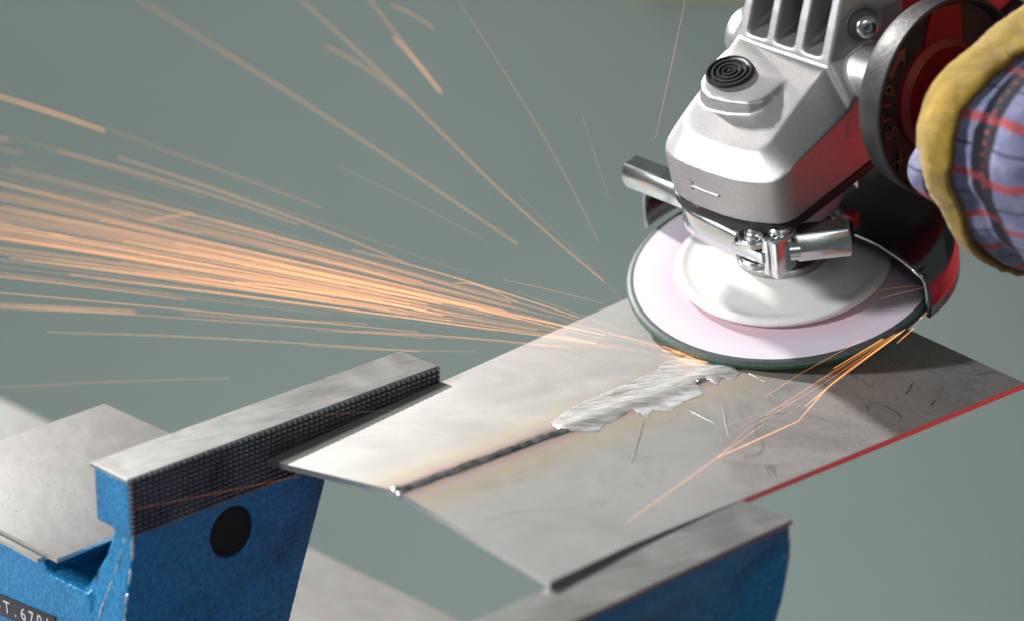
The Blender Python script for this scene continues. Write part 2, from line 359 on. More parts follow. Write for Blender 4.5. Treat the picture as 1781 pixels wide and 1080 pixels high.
def remeshed(bm, name, mat, parent, voxel, iters=6, cutters=(), fac=0.5):
    """fuse overlapping closed shapes into one casting with soft fillets"""
    o = finish(bm, name, mat, parent, smooth=False)
    tmp = []
    for cb in cutters:
        c = finish(cb, 'cutter', M['dark_hole'], parent, smooth=False); tmp.append(c)
        md = o.modifiers.new('cut', 'BOOLEAN'); md.operation = 'DIFFERENCE'; md.object = c; md.solver = 'EXACT'
    r = o.modifiers.new('fuse', 'REMESH'); r.mode = 'VOXEL'; r.voxel_size = voxel * MM; r.use_smooth_shade = True
    if iters:
        s = o.modifiers.new('soften', 'SMOOTH'); s.factor = fac; s.iterations = iters
    bpy.context.view_layer.update()
    dg = bpy.context.evaluated_depsgraph_get()
    me = bpy.data.meshes.new_from_object(o.evaluated_get(dg))
    o.modifiers.clear(); old = o.data; o.data = me; bpy.data.meshes.remove(old); me.name = name
    for p in me.polygons: p.use_smooth = True
    for c in tmp:
        d = c.data; bpy.data.objects.remove(c); bpy.data.meshes.remove(d)
    return o
def carve(bm, cutters):
    """cut low-poly openings into a closed low-poly solid, returns a new bmesh in mm"""
    o = finish(bm, 'solid', M['dark_hole'], None, smooth=False); tmp = [o]
    for cb in cutters:
        c = finish(cb, 'cutter', M['dark_hole'], None, smooth=False); tmp.append(c)
        md = o.modifiers.new('cut', 'BOOLEAN'); md.operation = 'DIFFERENCE'; md.object = c; md.solver = 'EXACT'
    bpy.context.view_layer.update()
    me = bpy.data.meshes.new_from_object(o.evaluated_get(bpy.context.evaluated_depsgraph_get()))
    out = bmesh.new(); out.from_mesh(me); bmesh.ops.scale(out, vec=(1000, 1000, 1000), verts=out.verts[:])
    for c in tmp:
        d = c.data; bpy.data.objects.remove(c); bpy.data.meshes.remove(d)
    bpy.data.meshes.remove(me); return out
def add_bm(dst, src):
    mp = {v: dst.verts.new(v.co) for v in src.verts}
    for f in src.faces:
        try: dst.faces.new([mp[v] for v in f.verts])
        except ValueError: pass
    src.free()
def text_mesh(ch, size, depth):
    cu = bpy.data.curves.new('txt', 'FONT'); cu.body = ch; cu.size = size * MM; cu.extrude = depth * MM; cu.align_x = 'CENTER'; cu.align_y = 'CENTER'
    to = bpy.data.objects.new('txt', cu); COL.objects.link(to)
    bpy.context.view_layer.update()
    me = bpy.data.meshes.new_from_object(to.evaluated_get(bpy.context.evaluated_depsgraph_get()))
    bpy.data.objects.remove(to); bpy.data.curves.remove(cu)
    return me

# ------------------------------------------------------------------ setting: wall, floor, curtain
FH = Vector((CAM_F.x, CAM_F.y, 0)).normalized()
def upright(name, mat, dist, x0, x1, z0, z1, thick=0.03):
    bm = bmesh.new(); c = CAM_LOC + FH * dist
    P = lambda a, d, z: (Vector((c.x, c.y, 0)) + CAM_R * a + FH * d + Vector((0, 0, z))) * 1000
    hexa(bm, [P(x0, 0, z0), P(x1, 0, z0), P(x1, thick, z0), P(x0, thick, z0)], [P(x0, 0, z1), P(x1, 0, z1), P(x1, thick, z1), P(x0, thick, z1)])
    return finish(bm, name, mat)
WD = 2.25
tag(upright('wall', M['wall'], WD, -3.0, 3.0, -0.95, 1.8), kind='structure')
bm = bmesh.new(); box(bm, -4000, 2500, -2500, 4000, -980, -950); tag(finish(bm, 'floor', M['floor']), kind='structure')
zt = CAM_LOC.z - WD * math.tan(math.radians(21.4 - 6.13))
o = upright('wall_panel', M['olive'], WD - 0.02, 0.09, 1.6, zt + 0.008, zt + 0.5, 0.018)
tag(o, 'yellow-green panel on the wall above the grinder, only its lower edge in view', 'panel')
# red welding curtain beside the bench, outside the picture on the right: it is what the polished faces mirror
bm = bmesh.new()
cc = Vector((560, 500, 0)); ad = Vector((-0.72, 0.69, 0)); nd = Vector((-0.69, -0.72, 0))
rings = []
for z in (-480, -40):
    rings.append([cc + ad * (a * 8) + nd * (12 * math.sin(a * 0.55)) + Vector((0, 0, z)) for a in range(-8, 165)])
loft(bm, rings, False, False, False)
o = finish(bm, 'red_curtain', M['curtain'], smooth=True); tag(o, kind='structure')
md = o.modifiers.new('thickness', 'SOLIDIFY'); md.thickness = 0.002

# ------------------------------------------------------------------ workbench
bench = empty('workbench', Matrix.Translation((-0.15, -0.2, -0.95)))
tag(bench, 'pale steel workbench under the blue vise, only its far edge in view', 'workbench')
bm = bmesh.new(); box(bm, -520, 420, -420, 277, 770, 800, 2)
finish(bm, 'bench_top', M['bench'], bench)
for lx in (-480, 340):
    for ly in (-380, 200):
        bm = bmesh.new(); box(bm, lx, lx + 50, ly, ly + 50, 0, 770, 2); finish(bm, 'leg', M['bench_leg'], bench)

# ------------------------------------------------------------------ bench vise
vise = empty('bench_vise', Matrix.Translation((0, 0, -0.15)))
tag(vise, 'blue hammered-paint bench vise gripping the welded plate between its jaws', 'vise')
ZV = 150
def vz(lst): return [(x, y, z + ZV) for x, y, z in lst]
# fixed casting: jaw, riser, anvil
bm = bmesh.new()
box(bm, -19.5, -1.2, -130.6, -0.6, ZV - 19.6, ZV - 0.9)
rb = bmesh.new()
def riser(z, xl, yn, yf): return [(xl, yn, z + ZV), (-1.6, yn, z + ZV), (-1.6, yf, z + ZV), (xl, yf, z + ZV)]
loft(rb, [riser(-152, -40, -136.4, -97), riser(-56, -32, -136.4, -62), riser(-42, -21, -134.2, -56.6), riser(-30, -14.5, -131.0, -52), riser(-17, -10, -129.4, -47.2)])
loft(bm, [[(-66, -136.4, ZV - 150), (-18, -136.4, ZV - 150), (-18, -70, ZV - 150), (-66, -70, ZV - 150)], [(-66, -136.2, ZV - 45), (-18, -136.2, ZV - 43), (-18, -70, ZV - 43), (-66, -70, ZV - 45)]])
hexa(bm, vz([(-106, -136.4, -150), (-40, -136.4, -150), (-40, -66, -150), (-106, -66, -150)]), vz([(-104, -136.4, -33.4), (-44, -136.4, -33.4), (-44, -68, -33.4), (-104, -68, -33.4)]))
hexa(bm, vz([(-48, -136.3, -60), (-34, -136.3, -60), (-34, -70, -60), (-48, -70, -60)]), vz([(-48, -136.3, -36), (-42.5, -136.3, -36), (-42.5, -70, -36), (-48, -70, -36)]))
hexa(bm, vz([(-25, -110, -20), (-10, -110, -20), (-10, -40, -20), (-25, -40, -20)]), vz([(-24.0, -96, -2.2), (-10, -96, -2.2), (-10, -40, -2.2), (-24.0, -40, -2.2)]))
box(bm, -140, 30, -150, -45, 0, 40)
cut = bmesh.new(); cyl(cut, (-14, -90.5, ZV - 31.6), (8, -90.5, ZV - 31.6), 8.6, 48)
add_bm(bm, carve(rb, [cut]))
body = remeshed(bm, 'body', M['blue'], vise, 0.9, 8)
tag(body, 'blue painted casting with a round hole below the jaw')
bm = bmesh.new(); cyl(bm, (-15, -90.5, ZV - 31.6), (-2.6, -90.5, ZV - 31.6), 8.9, 32); finish(bm, 'hole_shade_disc', M['dark_hole'], vise)  # near-black disc standing in for the shade inside the hole
# machined top faces
def jaw_top(name, x0, x1, y0, y1):
    bm = bmesh.new(); n = 90; lo = []; hi = []
    ys = [y0 + (y1 - y0) * i / n for i in range(n + 1)]
    j = lambda i, k: 0.16 * noise.noise(Vector((i * 0.9, k * 7.3, 0)))
    ring = [(x0 + j(i, 1), y) for i, y in enumerate(ys)] + [(x1 + 0.3 * j(i, 2), y) for i, y in reversed(list(enumerate(ys)))]
    r0 = [(x, y, ZV - 1.4) for x, y in ring]; r1 = [(x, y, ZV - 0.25) for x, y in ring]
    cx_, cy_ = (x0 + x1) / 2, (y0 + y1) / 2
    r2 = [(cx_ + (x - cx_) * 0.975, cy_ + (y - cy_) * 0.997, ZV) for x, y in ring]
    loft(bm, [r0, r1, r2]); return finish(bm, name, M['jaw_steel'], vise, 12)
jaw_top('jaw_top', -20.2, -1.25, -131.0, -0.2)
# toothed jaw face
def teeth_mesh():
    bm = bmesh.new(); ny, nz = 58, 12; y0, y1, z0, z1 = -130.9, -0.1, ZV - 19.8, ZV - 0.02
    py, pz = (y1 - y0) / ny, (z1 - z0) / nz
    for i in range(ny):
        for k in range(nz):
            a, b = y0 + i * py, z0 + k * pz; g = 0.62; h = random.uniform(-0.16, 0.06)
            base = [(-1.3, a, b), (-1.3, a + py, b), (-1.3, a + py, b + pz), (-1.3, a, b + pz)]
            mid = [(-0.55, a + g * 0.55, b + g * 0.4), (-0.55, a + py - g * 0.55, b + g * 0.4), (-0.55, a + py - g * 0.55, b + pz - g * 0.4), (-0.55, a + g * 0.55, b + pz - g * 0.4)]
            top = [(0.05 + h, a + g, b + g * 0.75), (0.05 + h, a + py - g, b + g * 0.75), (0.05 + h, a + py - g, b + pz - g * 0.75), (0.05 + h, a + g, b + pz - g * 0.75)]
            loft(bm, [base, mid, top], False, True)
    return bm
bm = teeth_mesh(); tf_ = finish(bm, 'jaw_teeth', M['teeth_steel'], vise, smooth=False); tag(tf_, 'dark steel jaw face of small square teeth', kind='stuff')
# movable jaw
bm = bmesh.new()
def mj(z, xr, xf, yc, xe): return [(141.4, -150, z + ZV), (xr, -150, z + ZV), (xr, -7.5 - yc, z + ZV), (lerp(xr, xf, 0.35), -7.5 - yc * 0.66, z + ZV), (xf, -7.5 - yc * 0.28, z + ZV), (xe, -7.5, z + ZV), (141.4, -7.5, z + ZV)]
loft(bm, [mj(-135, 149, 150, 40, 147), mj(-62, 152, 154, 26, 150), mj(-42, 153.5, 158, 22, 154), mj(-26, 155.0, 161.5, 19, 158), mj(-14, 157.2, 162.2, 14, 160), mj(-8, 159.0, 161.4, 8, 160.6), mj(-5.5, 159.9, 160.4, 4, 160), mj(-0.9, 160.0, 160.1, 2, 160)])
box(bm, 141.4, 175, -130, -40, 8, 70)
mb = remeshed(bm, 'movable_jaw', M['blue'], vise, 0.9, 4)
jt = jaw_top('jaw_top', 140.2, 160.2, -151, -7.2)
t2 = bpy.data.objects.new('jaw_teeth', tf_.data); COL.objects.link(t2); t2.parent = vise; tag(t2, kind='stuff')
t2.scale = (-1, 1, 1); t2.location = (0.1402, -0.0075, 0)
bm = bmesh.new(); box(bm, -20, 145, -92, -62, 36, 66, 2); finish(bm, 'slide_bar', M['bench'], vise)
# worn bright lines where the paint has rubbed off the edges
def worn(name, pts, r):
    bm = bmesh.new(); P = []
    for a, b in zip(pts, pts[1:]):
        a, b = Vector(a), Vector(b); k = max(2, int((b - a).length / 0.9))
        for i in range(k): P.append(a.lerp(b, i / k))
    rad = []
    for i, p in enumerate(P):
        q = noise.noise_vector(Vector((i * 0.8, r * 10, 3))); p += Vector((q.x * 0.45, q.y * 0.1 + 0.18, q.z * 0.2)); rad.append(max(0.02, r * (0.62 + 1.5 * noise.noise(Vector((i * 0.45, 9, r * 7))))))
    tube(bm, [p + Vector((0, 0, ZV)) for p in P], rad, 6)
    return finish(bm, name, M['bare_edge'], vise)
worn('worn_edge', [(-2.0, -129.6, -20), (-2.0, -130.7, -30), (-2.0, -133.9, -43), (-2.0, -136.0, -57), (-2.0, -136.2, -85)], 0.62)
worn('worn_edge', [(-5.5, -129.7, -20.5), (-8.0, -131.8, -32), (-12, -135.0, -45), (-16, -136.5, -56), (-20, -136.5, -66)], 0.36)
# embossed label strip
ang_l = 0.10
lab_m = Matrix.Translation((-0.0629, -0.1365, ZV * MM - 0.0645)) @ Matrix.Rotation(math.radians(90), 4, 'X') @ Matrix.Rotation(math.radians(5.5), 4, 'Z')
bm = bmesh.new(); box(bm, -36, 27, -3.9, 3.9, -0.8, 0.35, 0.1)
lab = finish(bm, 'label_strip', M['label_tape'], vise); lab.matrix_local = lab_m
tag(lab, 'black embossed tape reading -T.670')
for i, ch in enumerate('-T.6701'):
    me = text_mesh(ch, 6.2, 0.12); me.materials.append(M['label_text'])
    lo_ = bpy.data.objects.new('letter', me); COL.objects.link(lo_); lo_.parent = lab
    lo_.location = ((-4.6 + i * 4.6) * MM, 0, 0.00045)

# ------------------------------------------------------------------ loose steel sheets on the anvil
def sheet(name, c, z0, th, label, rotz=0):
    o = empty(name, Matrix.Translation((c[0] * MM, c[1] * MM, z0 * MM)) @ Matrix.Rotation(rotz, 4, 'Z'))
    return o
def steel_sheet(name, x0, x1, y0, y1, z0, th, rot, label):
    bm = bmesh.new(); cx_, cy_ = (x0 + x1) / 2, (y0 + y1) / 2; hx, hy = (x1 - x0) / 2, (y1 - y0) / 2
    box(bm, -hx, hx, -hy, hy, 0, th, 0.18, 2)
    for f in bm.faces: f.material_index = 0 if abs(f.normal.z) > 0.9 else 1
    o = finish(bm, name, [M['sheet_steel'], M['sheet_edge']], None, recalc=False)
    o.location = (cx_ * MM, cy_ * MM, z0 * MM); o.rotation_euler = (0, 0, rot)
    tag(o, label, 'steel sheet', 'loose steel sheets on the vise anvil'); return o
steel_sheet('steel_sheet', -113, -29.5, -146.6, -62, -32.9, 1.3, 0.0, 'lower grey steel sheet on the vise anvil, only its front edge showing')
steel_sheet('steel_sheet', -111, -23.2, -144.4, -58, -31.5, 1.5, 0.012, 'upper dull grey square steel sheet lying on the vise anvil')

# ------------------------------------------------------------------ welded plate clamped between the jaws
def plate_pt(u, v):
    """u across 0..1 (seam at .486), v along 0..1; returns top surface point in mm"""
    yl = lerp(-77, 150, v); yw = lerp(-82, 147, v); yr = lerp(-90.6, 137, v)
    zl = lerp(-9.9, 3.4, v); zw = lerp(3.4, -2.6, v); zr = lerp(2.3, -4.4, v)
    xr = 139.9 + 1.8 * max(0.0, 1 - v / 0.15)
    us = 0.486
    if u <= us:
        k = u / us; return Vector((68 * k, lerp(yl, yw, k), lerp(zl, zw, k)))
    k = (u - us) / (1 - us); return Vector((lerp(68, xr, k), lerp(yw, yr, k), lerp(zw, zr, k)))
PT = 2.0
plate = empty('welded_plate', Matrix.Identity(4))
tag(plate, 'two stainless steel plates joined by a weld seam, clamped flat in the vise', 'steel plate')
def half(name, u0, u1, label):
    bm = bmesh.new(); nu, nv = 14, 40
    top = [[bm.verts.new(plate_pt(lerp(u0, u1, i / nu), j / nv)) for j in range(nv + 1)] for i in range(nu + 1)]
    bot = [[bm.verts.new(plate_pt(lerp(u0, u1, i / nu), j / nv) - Vector((0, 0, PT))) for j in range(nv + 1)] for i in range(nu + 1)]
    for i in range(nu):
        for j in range(nv):
            bm.faces.new((top[i][j], top[i + 1][j], top[i + 1][j + 1], top[i][j + 1]))
            bm.faces.new((bot[i][j], bot[i][j + 1], bot[i + 1][j + 1], bot[i + 1][j]))
    def side(a, b, mi=1):
        for k in range(len(a) - 1): bm.faces.new((a[k], a[k + 1], b[k + 1], b[k])).material_index = mi
    side(top[0], bot[0]); side(bot[-1], top[-1])
    side([r[0] for r in bot], [r[0] for r in top]); side([r[-1] for r in top], [r[-1] for r in bot])
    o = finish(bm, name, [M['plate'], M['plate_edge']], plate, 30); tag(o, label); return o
t = NT('plate_cut_edge'); v = t.coord(); f1 = t.noise(t.coord((1, 1, 6)), 300, 4)
t.set(t.mix(f1, (0.62, 0.60, 0.57), (0.86, 0.85, 0.83)), t.math('ADD', t.math('MULTIPLY', f1, 0.15), 0.22), 0.9); t.bump(f1, 0.08, 0.0002); M['plate_edge'] = t.m
half('plate_half', 0.001, 0.486, 'bright half of the plate beside the toothed jaw')
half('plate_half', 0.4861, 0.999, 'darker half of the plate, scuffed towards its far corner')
# weld bead
bm = bmesh.new(); rings = []; N = 150
for j in range(N + 1):
    v = lerp(0.0, 0.325, j / N); c = plate_pt(0.486, v); k = j * 1.05
    wd = 2.1 + 0.5 * noise.noise(Vector((j * 0.12, 1, 0))) ; hh = 0.55 + 0.03 * abs(math.sin(k * 0.5)) + 0.12 * noise.noise(Vector((j * 0.2, 4, 0)))
    sx_ = 0.6 * noise.noise(Vector((j * 0.06, 8, 0)))
    rings.append([c + Vector((sx_ + wd * math.cos(a), 0, -0.25 + (hh + 0.25) * math.sin(a) - 0.20 * math.exp(-((a - 1.2) * 3) ** 2))) for a in [math.pi * i / 10 for i in range(11)]])
loft(bm, rings, True, True, False); finish(bm, 'weld_bead', M['weld'], plate, 80)
bm = bmesh.new(); ball(bm, plate_pt(0.480, 0.003) + Vector((0, 0, 0.1)), 1.7, 3, (1.3, 1.2, 0.55)); ball(bm, plate_pt(0.495, 0.002) + Vector((0, -0.6, -0.8)), 1.2, 3, (1.2, 0.8, 0.9))
finish(bm, 'weld_tip', M['weld_bright'], plate, 80)
def plate_xy(x, y):
    u = x / 68 * 0.486 if x <= 68 else 0.486 + (x - 68) / 72 * 0.514
    v = (y + 82) / 229.0
    for _ in range(6):
        p = plate_pt(u, v); v += (y - p.y) / 229.0
    return plate_pt(u, v)
# ground strip: flattened bead and the flakes beside it, outline in plate coordinates
from mathutils.geometry import delaunay_2d_cdt
GP = [[60.0, -8.3], [57.4, -1.2], [55.2, 6.1], [53.9, 14.9], [53.7, 23.3], [53.0, 31.2], [52.5, 38.3], [51.6, 50.5], [48.2, 58.1], [51.2, 67.0], [60.0, 69.1], [68.2, 71.0], [72.9, 68.6], [75.7, 62.2], [71.8, 60.3], [74.7, 54.9], [68.8, 56.0], [69.4, 51.2], [77.1, 45.9], [77.6, 43.0], [77.6, 35.4], [79.8, 26.3], [75.4, 23.0], [78.4, 17.3], [71.2, 18.1], [72.4, 12.2], [73.8, 2.3], [76.5, -3.4], [72.5, -8.2], [67.6, -11.9]]
ring = []
for q, (a, b) in enumerate(zip(GP, GP[1:] + GP[:1])):
    a, b = Vector(a), Vector(b); k = max(1, int((b - a).length / 0.55))
    for i in range(k):
        p = a.lerp(b, i / k); n2 = Vector((b.y - a.y, a.x - b.x)).normalized()
        ring.append(p + n2 * 0.4 * noise.noise(Vector((q * 3.1 + i * 0.35, 2, 0))) + Vector((0.46, 0.89)) * (random.uniform(-0.55, 0.55) if 0.2 < i / k < 0.95 else 0))
nb = len(ring); pts = list(ring)
gx0, gx1 = min(p.x for p in ring), max(p.x for p in ring); gy0, gy1 = min(p.y for p in ring), max(p.y for p in ring)
x = gx0
while x < gx1:
    y = gy0
    while y < gy1:
        pts.append(Vector((x + random.uniform(-0.2, 0.2), y + random.uniform(-0.2, 0.2)))); y += 1.3
    x += 1.1
vo_, eo_, fo_, ov_, oe_, of_ = delaunay_2d_cdt(pts, [(i, (i + 1) % nb) for i in range(nb)], [list(range(nb))], 1, 1e-5)
bm = bmesh.new(); vs = []
for vi, p in enumerate(vo_):
    q3 = plate_xy(p.x, p.y); d = abs(p.x - 67.5); edge = any(o_ < nb for o_ in ov_[vi])
    q3.z += 0.08 if edge else 0.16 + 0.50 * max(0, 1 - (d / 5.5) ** 2) + 0.07 * noise.noise(Vector((p.x * 1.1, p.y * 2.5, 0)))
    vs.append(bm.verts.new(q3))
for f in fo_: bm.faces.new([vs[i] for i in f])
finish(bm, 'ground_strip', M['ground'], plate, 60)
# deep bright scratches and dark burnt-on marks
def mark(name, x0, y0, x1, y1, r, mat):
    bm = bmesh.new(); k = 7; pts = [plate_xy(lerp(x0, x1, i / k) + 0.35 * noise.noise(Vector((i * 0.9, x0, 2))), lerp(y0, y1, i / k) + 0.35 * noise.noise(Vector((i * 0.9, y0, 7)))) for i in range(k + 1)]
    tube(bm, pts, [r * (0.25 + 0.75 * math.sin(math.pi * (0.08 + 0.84 * i / k))) for i in range(k + 1)], 5); return finish(bm, name, mat, plate, 80)
for q in [[82.4, 31.8, 96.4, 30.1], [79.6, 14.6, 100.4, -13.6], [85.2, 45.7, 106.5, 25.1], [74.1, 70.9, 83.1, 69.3]]: mark('scratch', *q, 0.22, M['weld_bright'])
for q in [[127.4, 18.2, 134.6, 13.0], [127.5, 19.6, 134.2, 15.1], [129.3, 18.9, 135.6, 14.6], [128.9, 20.5, 132.7, 17.4], [129.4, 16.4, 129.8, 19.5], [116.4, 81.0, 121.1, 77.4], [117.7, 80.9, 120.2, 80.8], [116.6, 84.1, 120.3, 83.7], [121.6, 85.1, 126.7, 83.4], [126.1, 84.2, 132.1, 80.7], [97.7, 96.5, 103.0, 96.1], [103.6, 95.3, 110.1, 93.4], [96.1, 83.4, 100.4, 82.8], [115.4, 108.1, 120.4, 97.1], [110.9, 120.1, 115.5, 120.4], [112.3, 134.1, 118.2, 135.9], [125.3, 129.6, 126.7, 137.3], [131.8, 96.2, 129.8, 101.3]]: mark('burnt_mark', *q, 0.17, M['hair'])
# loose hair lying on the plate
bm = bmesh.new(); hp = [(108, 52), (105, 48), (104, 43), (106, 38), (110, 34), (115, 31), (119, 27), (121, 22), (120, 17)]
pts = [plate_xy(x, y) + Vector((0, 0, 0.35 + 1.6 * max(0, 1 - i / 3))) for i, (x, y) in enumerate(hp)]
tube(bm, pts, 0.06, 5); tag(finish(bm, 'hair', M['hair']), 'thin dark hair curling on the plate below the disc', 'hair')

# ------------------------------------------------------------------ angle grinder (local axes: x = side, y = towards its rear, z = spindle)
GM = Matrix(((0.99564908, -0.03409659, 0.08671985, 0.04845327), (0.05522857, 0.96550123, -0.25447434, 0.1186765), (-0.07505141, 0.25815655, 0.96318351, 0.01666149), (0, 0, 0, 1)))
gr = empty('angle_grinder', GM)
tag(gr, 'silver and red angle grinder with a white backing pad, grinding the weld', 'angle grinder')
# disc
disc_e = None
bm = bmesh.new(); lathe(bm, [(0, -1.0), (30, -1.0), (52.5, -2.4), (54.6, -2.6), (55.3, -2.1), (55.35, -0.9), (54.9, -0.35)], 160)
dsk = finish(bm, 'grinding_disc', M['green_abrasive'], gr, 35); tag(dsk, 'green abrasive grinding disc with a pinkish paper face')
bm = bmesh.new(); lathe(bm, [(55.0, -0.45), (54.4, 0.05), (53.4, 0.20), (51.4, 0.35)], 160); finish(bm, 'disc_rim', M['grey_rim'], dsk, 50)
bm = bmesh.new(); lathe(bm, [(52.7, 0.34), (50, 0.46), (44, 0.75), (38, 1.2), (30, 1.5), (12, 1.6)], 160); finish(bm, 'disc_face', M['paper'], dsk, 60)
bm = bmesh.new(); lathe(bm, [(34, 1.7), (37.2, 2.2), (37.9, 3.2), (37.5, 4.1), (36.5, 4.7), (35.2, 4.75), (34.2, 4.5), (33.2, 4.25), (31, 4.3), (27, 4.9), (23, 5.7), (19.5, 6.4), (17.5, 6.8), (17.0, 7.2), (16, 7.3), (10, 7.3)], 128)
finish(bm, 'backing_pad', M['white_pad'], gr, 60)
bm = bmesh.new(); lathe(bm, [(16.6, 6.9), (16.6, 9.4), (16.2, 9.9), (12.5, 10.0), (12.2, 14), (9, 14.2), (9, 38)], 64)
finish(bm, 'flange_nut', M['nut'], gr, 35)
bm = bmesh.new(); lathe(bm, [(22.5, 40), (22.5, 31), (21.5, 30), (13, 29.5), (12.5, 22), (5, 21.5)], 64); finish(bm, 'bearing_cap', M['cast'], gr, 35)

# gear housing: stations around the outline, each (base, crease, top edge)
ST = [((23, 38, 40), (25.5, 38, 71), (15, 38, 82.0)), ((23.4, 16, 40), (25.2, 16, 68.4), (15, 16, 81.2)), ((23.4, 0, 40), (25, 0, 65.8), (14.5, 0, 74.4)),
      ((23.2, -14, 40), (24.8, -16, 63.2), (14, -15, 68.2)), ((22.9, -19.5, 40), (24.5, -21.5, 61.5), (13.6, -19, 66.3)),
      ((21.0, -23.6, 40), (22.0, -25.8, 58.6), (12.2, -21.4, 65.2)), ((17, -26.2, 40), (17.2, -28.0, 57.1), (9.5, -22.6, 64.6)),
      ((9, -29, 40), (9, -30.2, 56.6), (5, -23.2, 64.3)), ((-2, -30.4, 40), (-2, -31.0, 56.4), (-4, -23.6, 64.1)), ((-13, -29.9, 40), (-13, -30.6, 56.1), (-13, -23.2, 64.3)),
      ((-21, -28.0, 40), (-21.6, -29.0, 55.6), (-18.5, -22, 64.9)), ((-25.0, -24.6, 40), (-26.4, -25.6, 55.8), (-21.6, -19.3, 66.1)),
      ((-26.2, -19, 40), (-28.0, -20, 58.5), (-22.6, -14, 68.6)), ((-26.5, -5, 40), (-28.2, -5, 65), (-22.8, -4, 72.4)), ((-26.5, 15, 40), (-28.2, 15, 71), (-22.8, 15, 81.2)), ((-26.5, 38, 40), (-28.2, 38, 76), (-22.8, 38, 82))]
def cr(p0, p1, p2, p3, t):
    return 0.5 * ((2 * p1) + (p2 - p0) * t + (2 * p0 - 5 * p1 + 4 * p2 - p3) * t * t + (3 * p1 - p0 - 3 * p2 + p3) * t * t * t)
def dense(level):
    P = [Vector(s[level]) for s in ST]; out = []
    for i in range(len(P) - 1):
        a, b, c_, d = P[max(i - 1, 0)], P[i], P[i + 1], P[min(i + 2, len(P) - 1)]
        for k in range(10): out.append(cr(a, b, c_, d, k / 10))
    return out + [P[-1]]
D0, D1, D2 = dense(0), dense(1), dense(2)
bm = bmesh.new(); loft(bm, [[p.lerp(q, i / 6) for p, q in zip(D0, D1)] for i in range(6)] + [[p.lerp(q, i / 12) for p, q in zip(D1, D2)] for i in range(13)]); bulk = bmesh.new()
# rear bulkhead that carries the air slots
loft(bulk, [[(-27.5, 9, 58), (25, 9, 58), (25, 42, 58), (-27.5, 42, 58)], [(-27, 11, 71), (25.3, 11, 69), (25.3, 42, 69), (-27, 42, 71)],
          [(-23.5, 13.0, 81.5), (15.8, 13.0, 81.5), (27, 40, 84), (-26, 42, 84)], [(-22.8, 17.5, 92), (15.8, 17.5, 92), (27, 40, 96), (-25, 42, 97)], [(-21, 24.5, 107), (15.2, 24.5, 107), (24, 40, 110), (-22, 42, 110)]])
# screw ears and handle bosses on both sides
cyl(bm, (20, 26.2, 72.5), (33, 24.9, 74.2), 11.5, 32, 10.0)
cyl(bm, (-20, 22, 76), (-30.5, 21.5, 76.5), 10.5, 32, 9.0, 1.5)
# raised boss for the spindle lock
tn = Vector((0, -0.148, 0.989)); tz = lambda b: 75.0 + 0.15 * (b + 4)
bo = [(-25.4, -1.0), (-23.0, -8.0), (-19.5, -12.2), (-15.5, -13.8), (-7.5, -13.0), (0.0, -11.0), (3.6, -8.0), (4.8, -2.5), (4.6, 12), (-10, 14), (-25.6, 10)]
loft(bm, [[Vector((-9 + (x + 9) * 1.05, 1 + (y - 1) * 1.05, 62)) for x, y in bo], [Vector((x, y, tz(y) - 0.7)) for x, y in bo], [Vector((-9 + (x + 9) * 0.95, 1 + (y - 1) * 0.95, tz(1 + (y - 1) * 0.95))) for x, y in bo]])
cutters = []
for (s0, s1, ntop) in ((-18.8, -11.3, 130), (-7.3, 0.4, 99.5), (4.5, 11.6, 130)):
    cb = bmesh.new()
    loft(cb, [[(s0, 4, 80.8), (s1, 4, 80.8), (s1, 36, 86.5), (s0, 36, 86.5)], [(s0, 4, ntop), (s1, 4, ntop), (s1, 36, ntop), (s0, 36, ntop)]]); cutters.append(cb)
cb = bmesh.new(); cyl(cb, (19.6, 28.2, 90.0), (31, 18.5, 94.5), 5.2, 32, 12.0); cutters.append(cb)
add_bm(bm, carve(bulk, cutters))
btn_c = Vector((-15.9, -1.0, tz(-1.0))) - tn * 0.9
head = remeshed(bm, 'gear_housing', M['cast'], gr, 0.5, 16)
tag(head, 'silver cast gear housing with three air slots')
# gasket
def shrink(P, f, z): 
    c_ = sum(P, Vector()) / len(P); return [Vector((c_.x + (p.x - c_.x) * f, c_.y + (p.y - c_.y) * f, z)) for p in P]
bm = bmesh.new(); loft(bm, [shrink(D0, 0.93, 35.6), shrink(D0, 0.975, 36.0), shrink(D0, 0.985, 37), shrink(D0, 0.985, 39.2), shrink(D0, 0.96, 39.6), shrink(D0, 0.96, 40.6)])
finish(bm, 'gasket', M['gasket'], gr, 50)
# lock button with concentric rings
u_, v_, d_ = frame(tn, (1, 0, 0)); BMt = Matrix((( u_.x, v_.x, d_.x, btn_c.x * MM), (u_.y, v_.y, d_.y, btn_c.y * MM), (u_.z, v_.z, d_.z, btn_c.z * MM), (0, 0, 0, 1)))
bm = bmesh.new()
pr = [(8.2, -1.8), (8.2, 1.7), (7.9, 2.2)]
for rr0 in (6.9, 5.0, 3.1, 1.4):
    pr += [(rr0 + 0.45, 2.2), (rr0 + 0.2, 1.5), (rr0 - 0.55, 1.5), (rr0 - 0.8, 2.2)]
pr += [(0, 2.2)]
lathe(bm, pr, 64); bt = finish(bm, 'lock_button', M['rubber'], gr, 40); bt.matrix_local = BMt
# side screw
bm = bmesh.new(); lathe(bm, [(0, -6), (2.2, -6), (2.2, 0), (4.0, 0), (4.0, 1.4), (3.4, 2.3), (2.3, 2.8), (1.4, 2.9), (1.2, 1.8), (0, 1.6)], 40)
sw = finish(bm, 'housing_screw', M['zinc'], gr, 40)
u_, v_, d_ = frame(Vector((0.80, -0.55, 0.24)), (0, 0, 1)); sw.matrix_local = Matrix(((u_.x, v_.x, d_.x, 21.2 * MM), (u_.y, v_.y, d_.y, 27.0 * MM), (u_.z, v_.z, d_.z, 90.4 * MM), (0, 0, 0, 1)))
